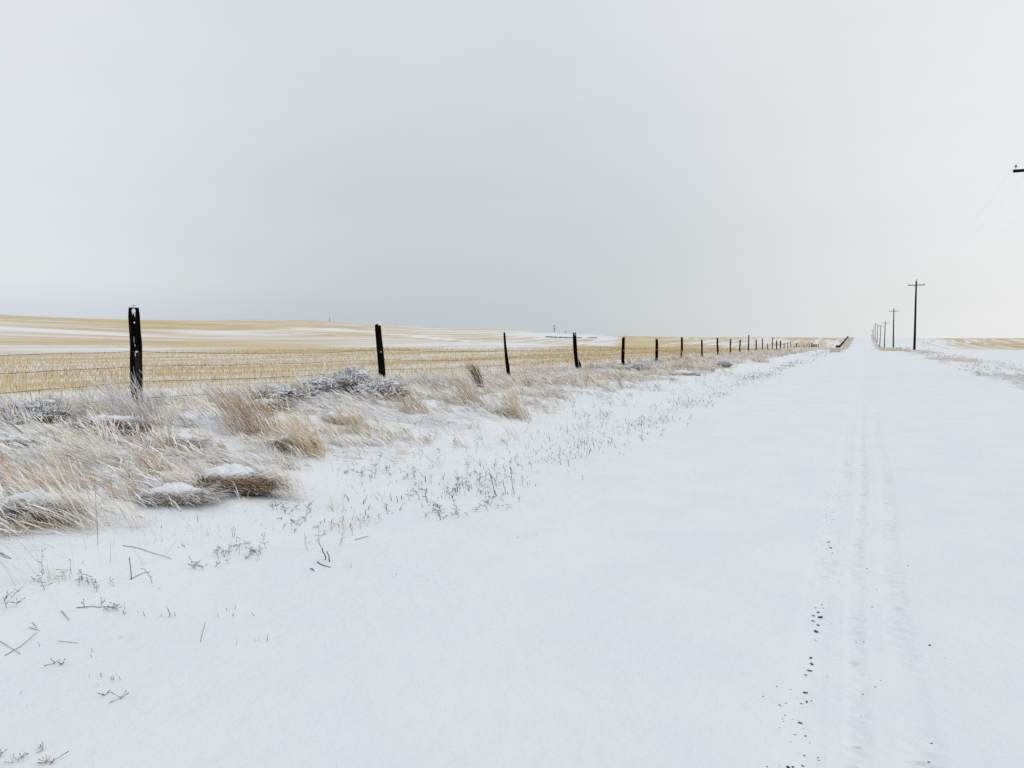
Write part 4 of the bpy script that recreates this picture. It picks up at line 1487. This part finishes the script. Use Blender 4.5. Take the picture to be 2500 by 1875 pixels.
# ---------------------------------------------------------------- stones showing along the tyre print
def stone(x, y, r, seed, label):
    rg = np.random.default_rng(seed)
    z = float(road_z(np.array(x), np.array(y)))
    sx, sy, sz = r * rg.uniform(.6, 1.0), r * rg.uniform(.8, 1.5), r * rg.uniform(.35, .6)
    vs, n, lv = [], 8, 6
    rot = rg.uniform(0, 3.1)
    for k in range(lv):
        ph = -math.pi / 2 + math.pi * k / (lv - 1)
        for a in np.linspace(0, 2 * np.pi, n, endpoint=False):
            w = 1 + 1.1 * (vnoise(a * 1.6 + seed, ph * 2.3, seed) - .5)
            ex, ey = sx * w * math.cos(ph) * math.cos(a), sy * w * math.cos(ph) * math.sin(a)
            vs.append((ex * math.cos(rot) - ey * math.sin(rot), ex * math.sin(rot) + ey * math.cos(rot), sz * w * math.sin(ph)))
    vs = np.array(vs)
    vs[n:-n] += rg.normal(0, r * .13, (len(vs) - 2 * n, 3))
    q = [(k * n + j, k * n + (j + 1) % n, (k + 1) * n + (j + 1) % n, (k + 1) * n + j) for k in range(lv - 1) for j in range(n)]
    link('stone', mesh_np('stone', vs, q, M_STONE), loc=(x, y, z - sz * .05), label=label, cat='stone', group='stones beside the tyre print')


clusters = [
    ('small dark stone in the lone farthest cluster beside the tyre print', [(2020, 1318, .012), (2024, 1320, .014), (2016, 1321, .008), (2028, 1332, .014), (2033, 1346, .007), (2038, 1265, .007)]),
    ('small dark stone in the long middle cluster left of the tyre print', [(1988, 1466, .008), (1991, 1478, .008), (1998, 1490, .013), (2003, 1500, .018), (1986, 1498, .010), (1985, 1511, .012), (1997, 1520, .009), (1993, 1535, .018), (2007, 1470, .007), (2010, 1478, .007), (1992, 1556, .007)]),
    ('small dark stone in the slanting trio below the long middle cluster', [(1979, 1600, .012), (1982, 1614, .014), (1978, 1631, .014), (1967, 1641, .010)]),
    ('small dark stone in the lower left cluster beside the tyre print', [(1966, 1684, .014), (1970, 1706, .009), (1957, 1710, .008), (1981, 1703, .007), (1953, 1757, .014), (1941, 1786, .006), (1966, 1788, .006)]),
    ('small dark stone in the nearest cluster at the bottom edge', [(1924, 1867, .012), (1931, 1871, .013), (1936, 1864, .009), (1960, 1860, .008), (1963, 1835, .006), (2000, 1846, .005)]),
    ('tiny grey stone in the middle band of the tyre print', [(2107, 1683, .006), (2137, 1671, .007), (2117, 1384, .008), (2130, 1477, .008)]),
    ('tiny grey stone in the right band of the tyre print', [(2217, 1381, .008), (2270, 1576, .008), (2275, 1808, .007), (2268, 1850, .008)]),
]
sid = 0
for lab, pts in clusters:
    for (px, py, r) in pts:
        p = at(px, py)
        sid += 1
        stone(p[0], p[1], r * .68, sid, lab)
for k, (px, py, r, lab) in enumerate(((8, 1602, .013, 'dark clod at the lower end of the longest stalk'), (218, 1646, .010, 'lone dark clod on open snow near the lower left corner'),
                                      (335, 1579, .006, 'tiny dark clod right of the level pale stalk'), (914, 1379, .010, 'flat dark clod on snow right of the twig pair'))):
    p = at(px, py)
    rg = np.random.default_rng(k)
    stone(p[0], p[1], r, 200 + k, lab)

# grit scuffed out of the snow along the print, too fine to count
g = MB()
for (c, w, n, lo, hi) in ((-.225, .035, 170, 2.3, 9), (-.13, .03, 60, 2.3, 12), (.02, .03, 40, 2.3, 12), (.22, .04, 12, 2.3, 9), (-.2, .3, 8, 2.3, 10)):
    k = 0
    while k < n:
        y = lo + (hi - lo) * rng.random() ** 1.6
        if c == -.225 and rng.random() > float(sstep(vnoise(np.array(y * 2.2), np.array(0.), 12), .35, .7)):
            continue
        k += 1
        x = c + w * rng.standard_normal()
        z = float(road_z(np.array(x), np.array(y)))
        r = rng.uniform(.0014, .0042)
        v = np.array([[1, 0, 0], [0, 1, 0], [-1, 0, 0], [0, -1, 0], [0, 0, .8], [0, 0, -.8]]) * r * rng.uniform(.5, 1.4, (6, 1)) * np.array([1.0, rng.uniform(.7, 2), .8])
        an = rng.random() * 3.1
        v = v @ np.array([[math.cos(an), -math.sin(an), 0], [math.sin(an), math.cos(an), 0], [0, 0, 1]]) + np.array([x, y, z])
        g.add(v, [(0, 1, 4, 4), (1, 2, 4, 4), (2, 3, 4, 4), (3, 0, 4, 4), (1, 0, 5, 5), (2, 1, 5, 5), (3, 2, 5, 5), (0, 3, 5, 5)])
q = np.concatenate(g.q)[:, :3]
link('gravel', mesh_np('gravel', np.concatenate(g.v), q, M_STONE), label='fine dark grit scuffed through the snow along the tyre print', kind='stuff')

# ---------------------------------------------------------------- far away on the skyline


def skyline_y(px, extra):
    """a point on the ray of photo column px just behind the ridge"""
    k = (px - 1250) / F_PX
    dirv = FWD + RIGHT * k
    t = np.linspace(60, 900, 1700)
    X, Y = dirv[0] * t, dirv[1] * t
    ang = (height(X, Y) - CAM_Z) / t
    i = int(np.argmax(ang))
    tt = t[i] + extra
    return np.array([dirv[0] * tt, dirv[1] * tt, float(height(dirv[0] * tt, dirv[1] * tt))]), tt, CAM_Z + ang[i] * tt


# guyed lattice mast
p, d, zs = skyline_y(1353, 260)
Hm = zs - p[2] + 17 * d / F_PX
root = bpy.data.objects.new('radio_mast', None)
col.objects.link(root)
root.location = tuple(p)
root['label'], root['category'] = 'thin grey lattice radio mast on the left skyline', 'radio mast'
mb = MB()
wM = .38
cor = [(wM * math.cos(a), wM * math.sin(a)) for a in (0.3, 2.4, 4.5)]
for (cx, cy) in cor:
    v, q = tube([[cx, cy, 0], [cx, cy, Hm / 2], [cx, cy, Hm]], .07, 4)
    mb.add(v, q)
z = 0
while z < Hm - 1.2:
    for k in range(3):
        a, b = cor[k], cor[(k + 1) % 3]
        v, q = tube([[a[0], a[1], z], [(a[0] + b[0]) / 2, (a[1] + b[1]) / 2, z + .6], [b[0], b[1], z + 1.2]], .03, 4)
        mb.add(v, q)
    z += 1.2
link('lattice', mb.mesh('lattice', M_POLE), parent=root)
for f in (.62, .8, .96):
    mb = MB()
    v, q = lathe([(.1, -.45), (.62, -.4), (.62, .4), (.1, .45)], 10)
    mb.add(v + np.array([0, 0, Hm * f]), q)
    link('antenna_drum', mb.mesh('antenna_drum', M_POLE), parent=root)
for a in (.4, 2.5, 4.6):
    mb = MB()
    v, q = tube([[0, 0, Hm * .95], [math.cos(a) * 5, math.sin(a) * 5, Hm * .47], [math.cos(a) * 10, math.sin(a) * 10, -1]], .02, 4)
    mb.add(v, q)
    link('guy_wire', mb.mesh('guy_wire', M_LINE), parent=root)


def far_marker(px, hpx, wpx, label, seed):
    p, d, zs = skyline_y(px, 15)
    H = max(zs - p[2], 0) + hpx * d / F_PX
    r = wpx * d / F_PX / 2
    rg = np.random.default_rng(seed)
    mb = MB()
    t = np.linspace(0, 1, 7)
    P = np.stack([.15 * r * rg.standard_normal(7), .15 * r * rg.standard_normal(7), -.3 + (H + .3) * t], -1)
    v, q = tube(P, r * (1 - .55 * t) * rg.uniform(.75, 1.2, 7), 6)
    mb.add(v, q)
    link('marker_post', mb.mesh('marker_post', M_POLE), loc=tuple(p), label=label, cat='marker post', group='tiny posts on the skyline')


far_marker(806, 10, 2.0, 'small dark stake on the left skyline, between the two nearest fence posts', 1)
far_marker(967, 2.0, 2.2, 'dark speck of a stump on the skyline right of the square post', 2)
far_marker(1380, 5, 2.2, 'small dark stake on the skyline between the radio mast and the notched post', 3)
far_marker(1366, 2, 1.6, 'faint stump on the skyline just right of the radio mast', 4)
far_marker(1526, 4, 1.2, 'thin stake on the far hill above the flat-topped upright post', 5)

# dark line of weeds along the top of the draw
g = MB()
pts = []
for px, py in ((1334, 823), (1350, 824), (1366, 824.5), (1380, 825), (1400, 825.5), (1425, 825.5), (1455, 825.5)):
    pts.append(at(px, py))
pts = np.array(pts)
n = 1500
f = rng.random(n) * (len(pts) - 1)
i = f.astype(int)
w = (f - i)[:, None]
b = pts[i] * (1 - w) + pts[np.minimum(i + 1, len(pts) - 1)] * w
b[:, :2] += rng.normal(0, .8, (n, 2))
keep = rng.random(n) < sstep(vnoise(f * 3.1, f * 0, 5), .2, .5)
b = b[keep]
b[:, 2] = height(b[:, 0], b[:, 1])
n = len(b)
c = jit(DARK * 1.4, n, .2)
g.add(*ribbons(b, rng.random(n) * 6.28, rng.uniform(.3, .75, n), rng.uniform(0, .7, n), rng.uniform(.2, 1.0, n), .09, c, c, 2, prof=[1, .9, .5]))
link('weed_line', g.mesh('weed_line', M_GRASS), label='thin dark line of weeds along the snowy hillside left of the notched post', kind='stuff')
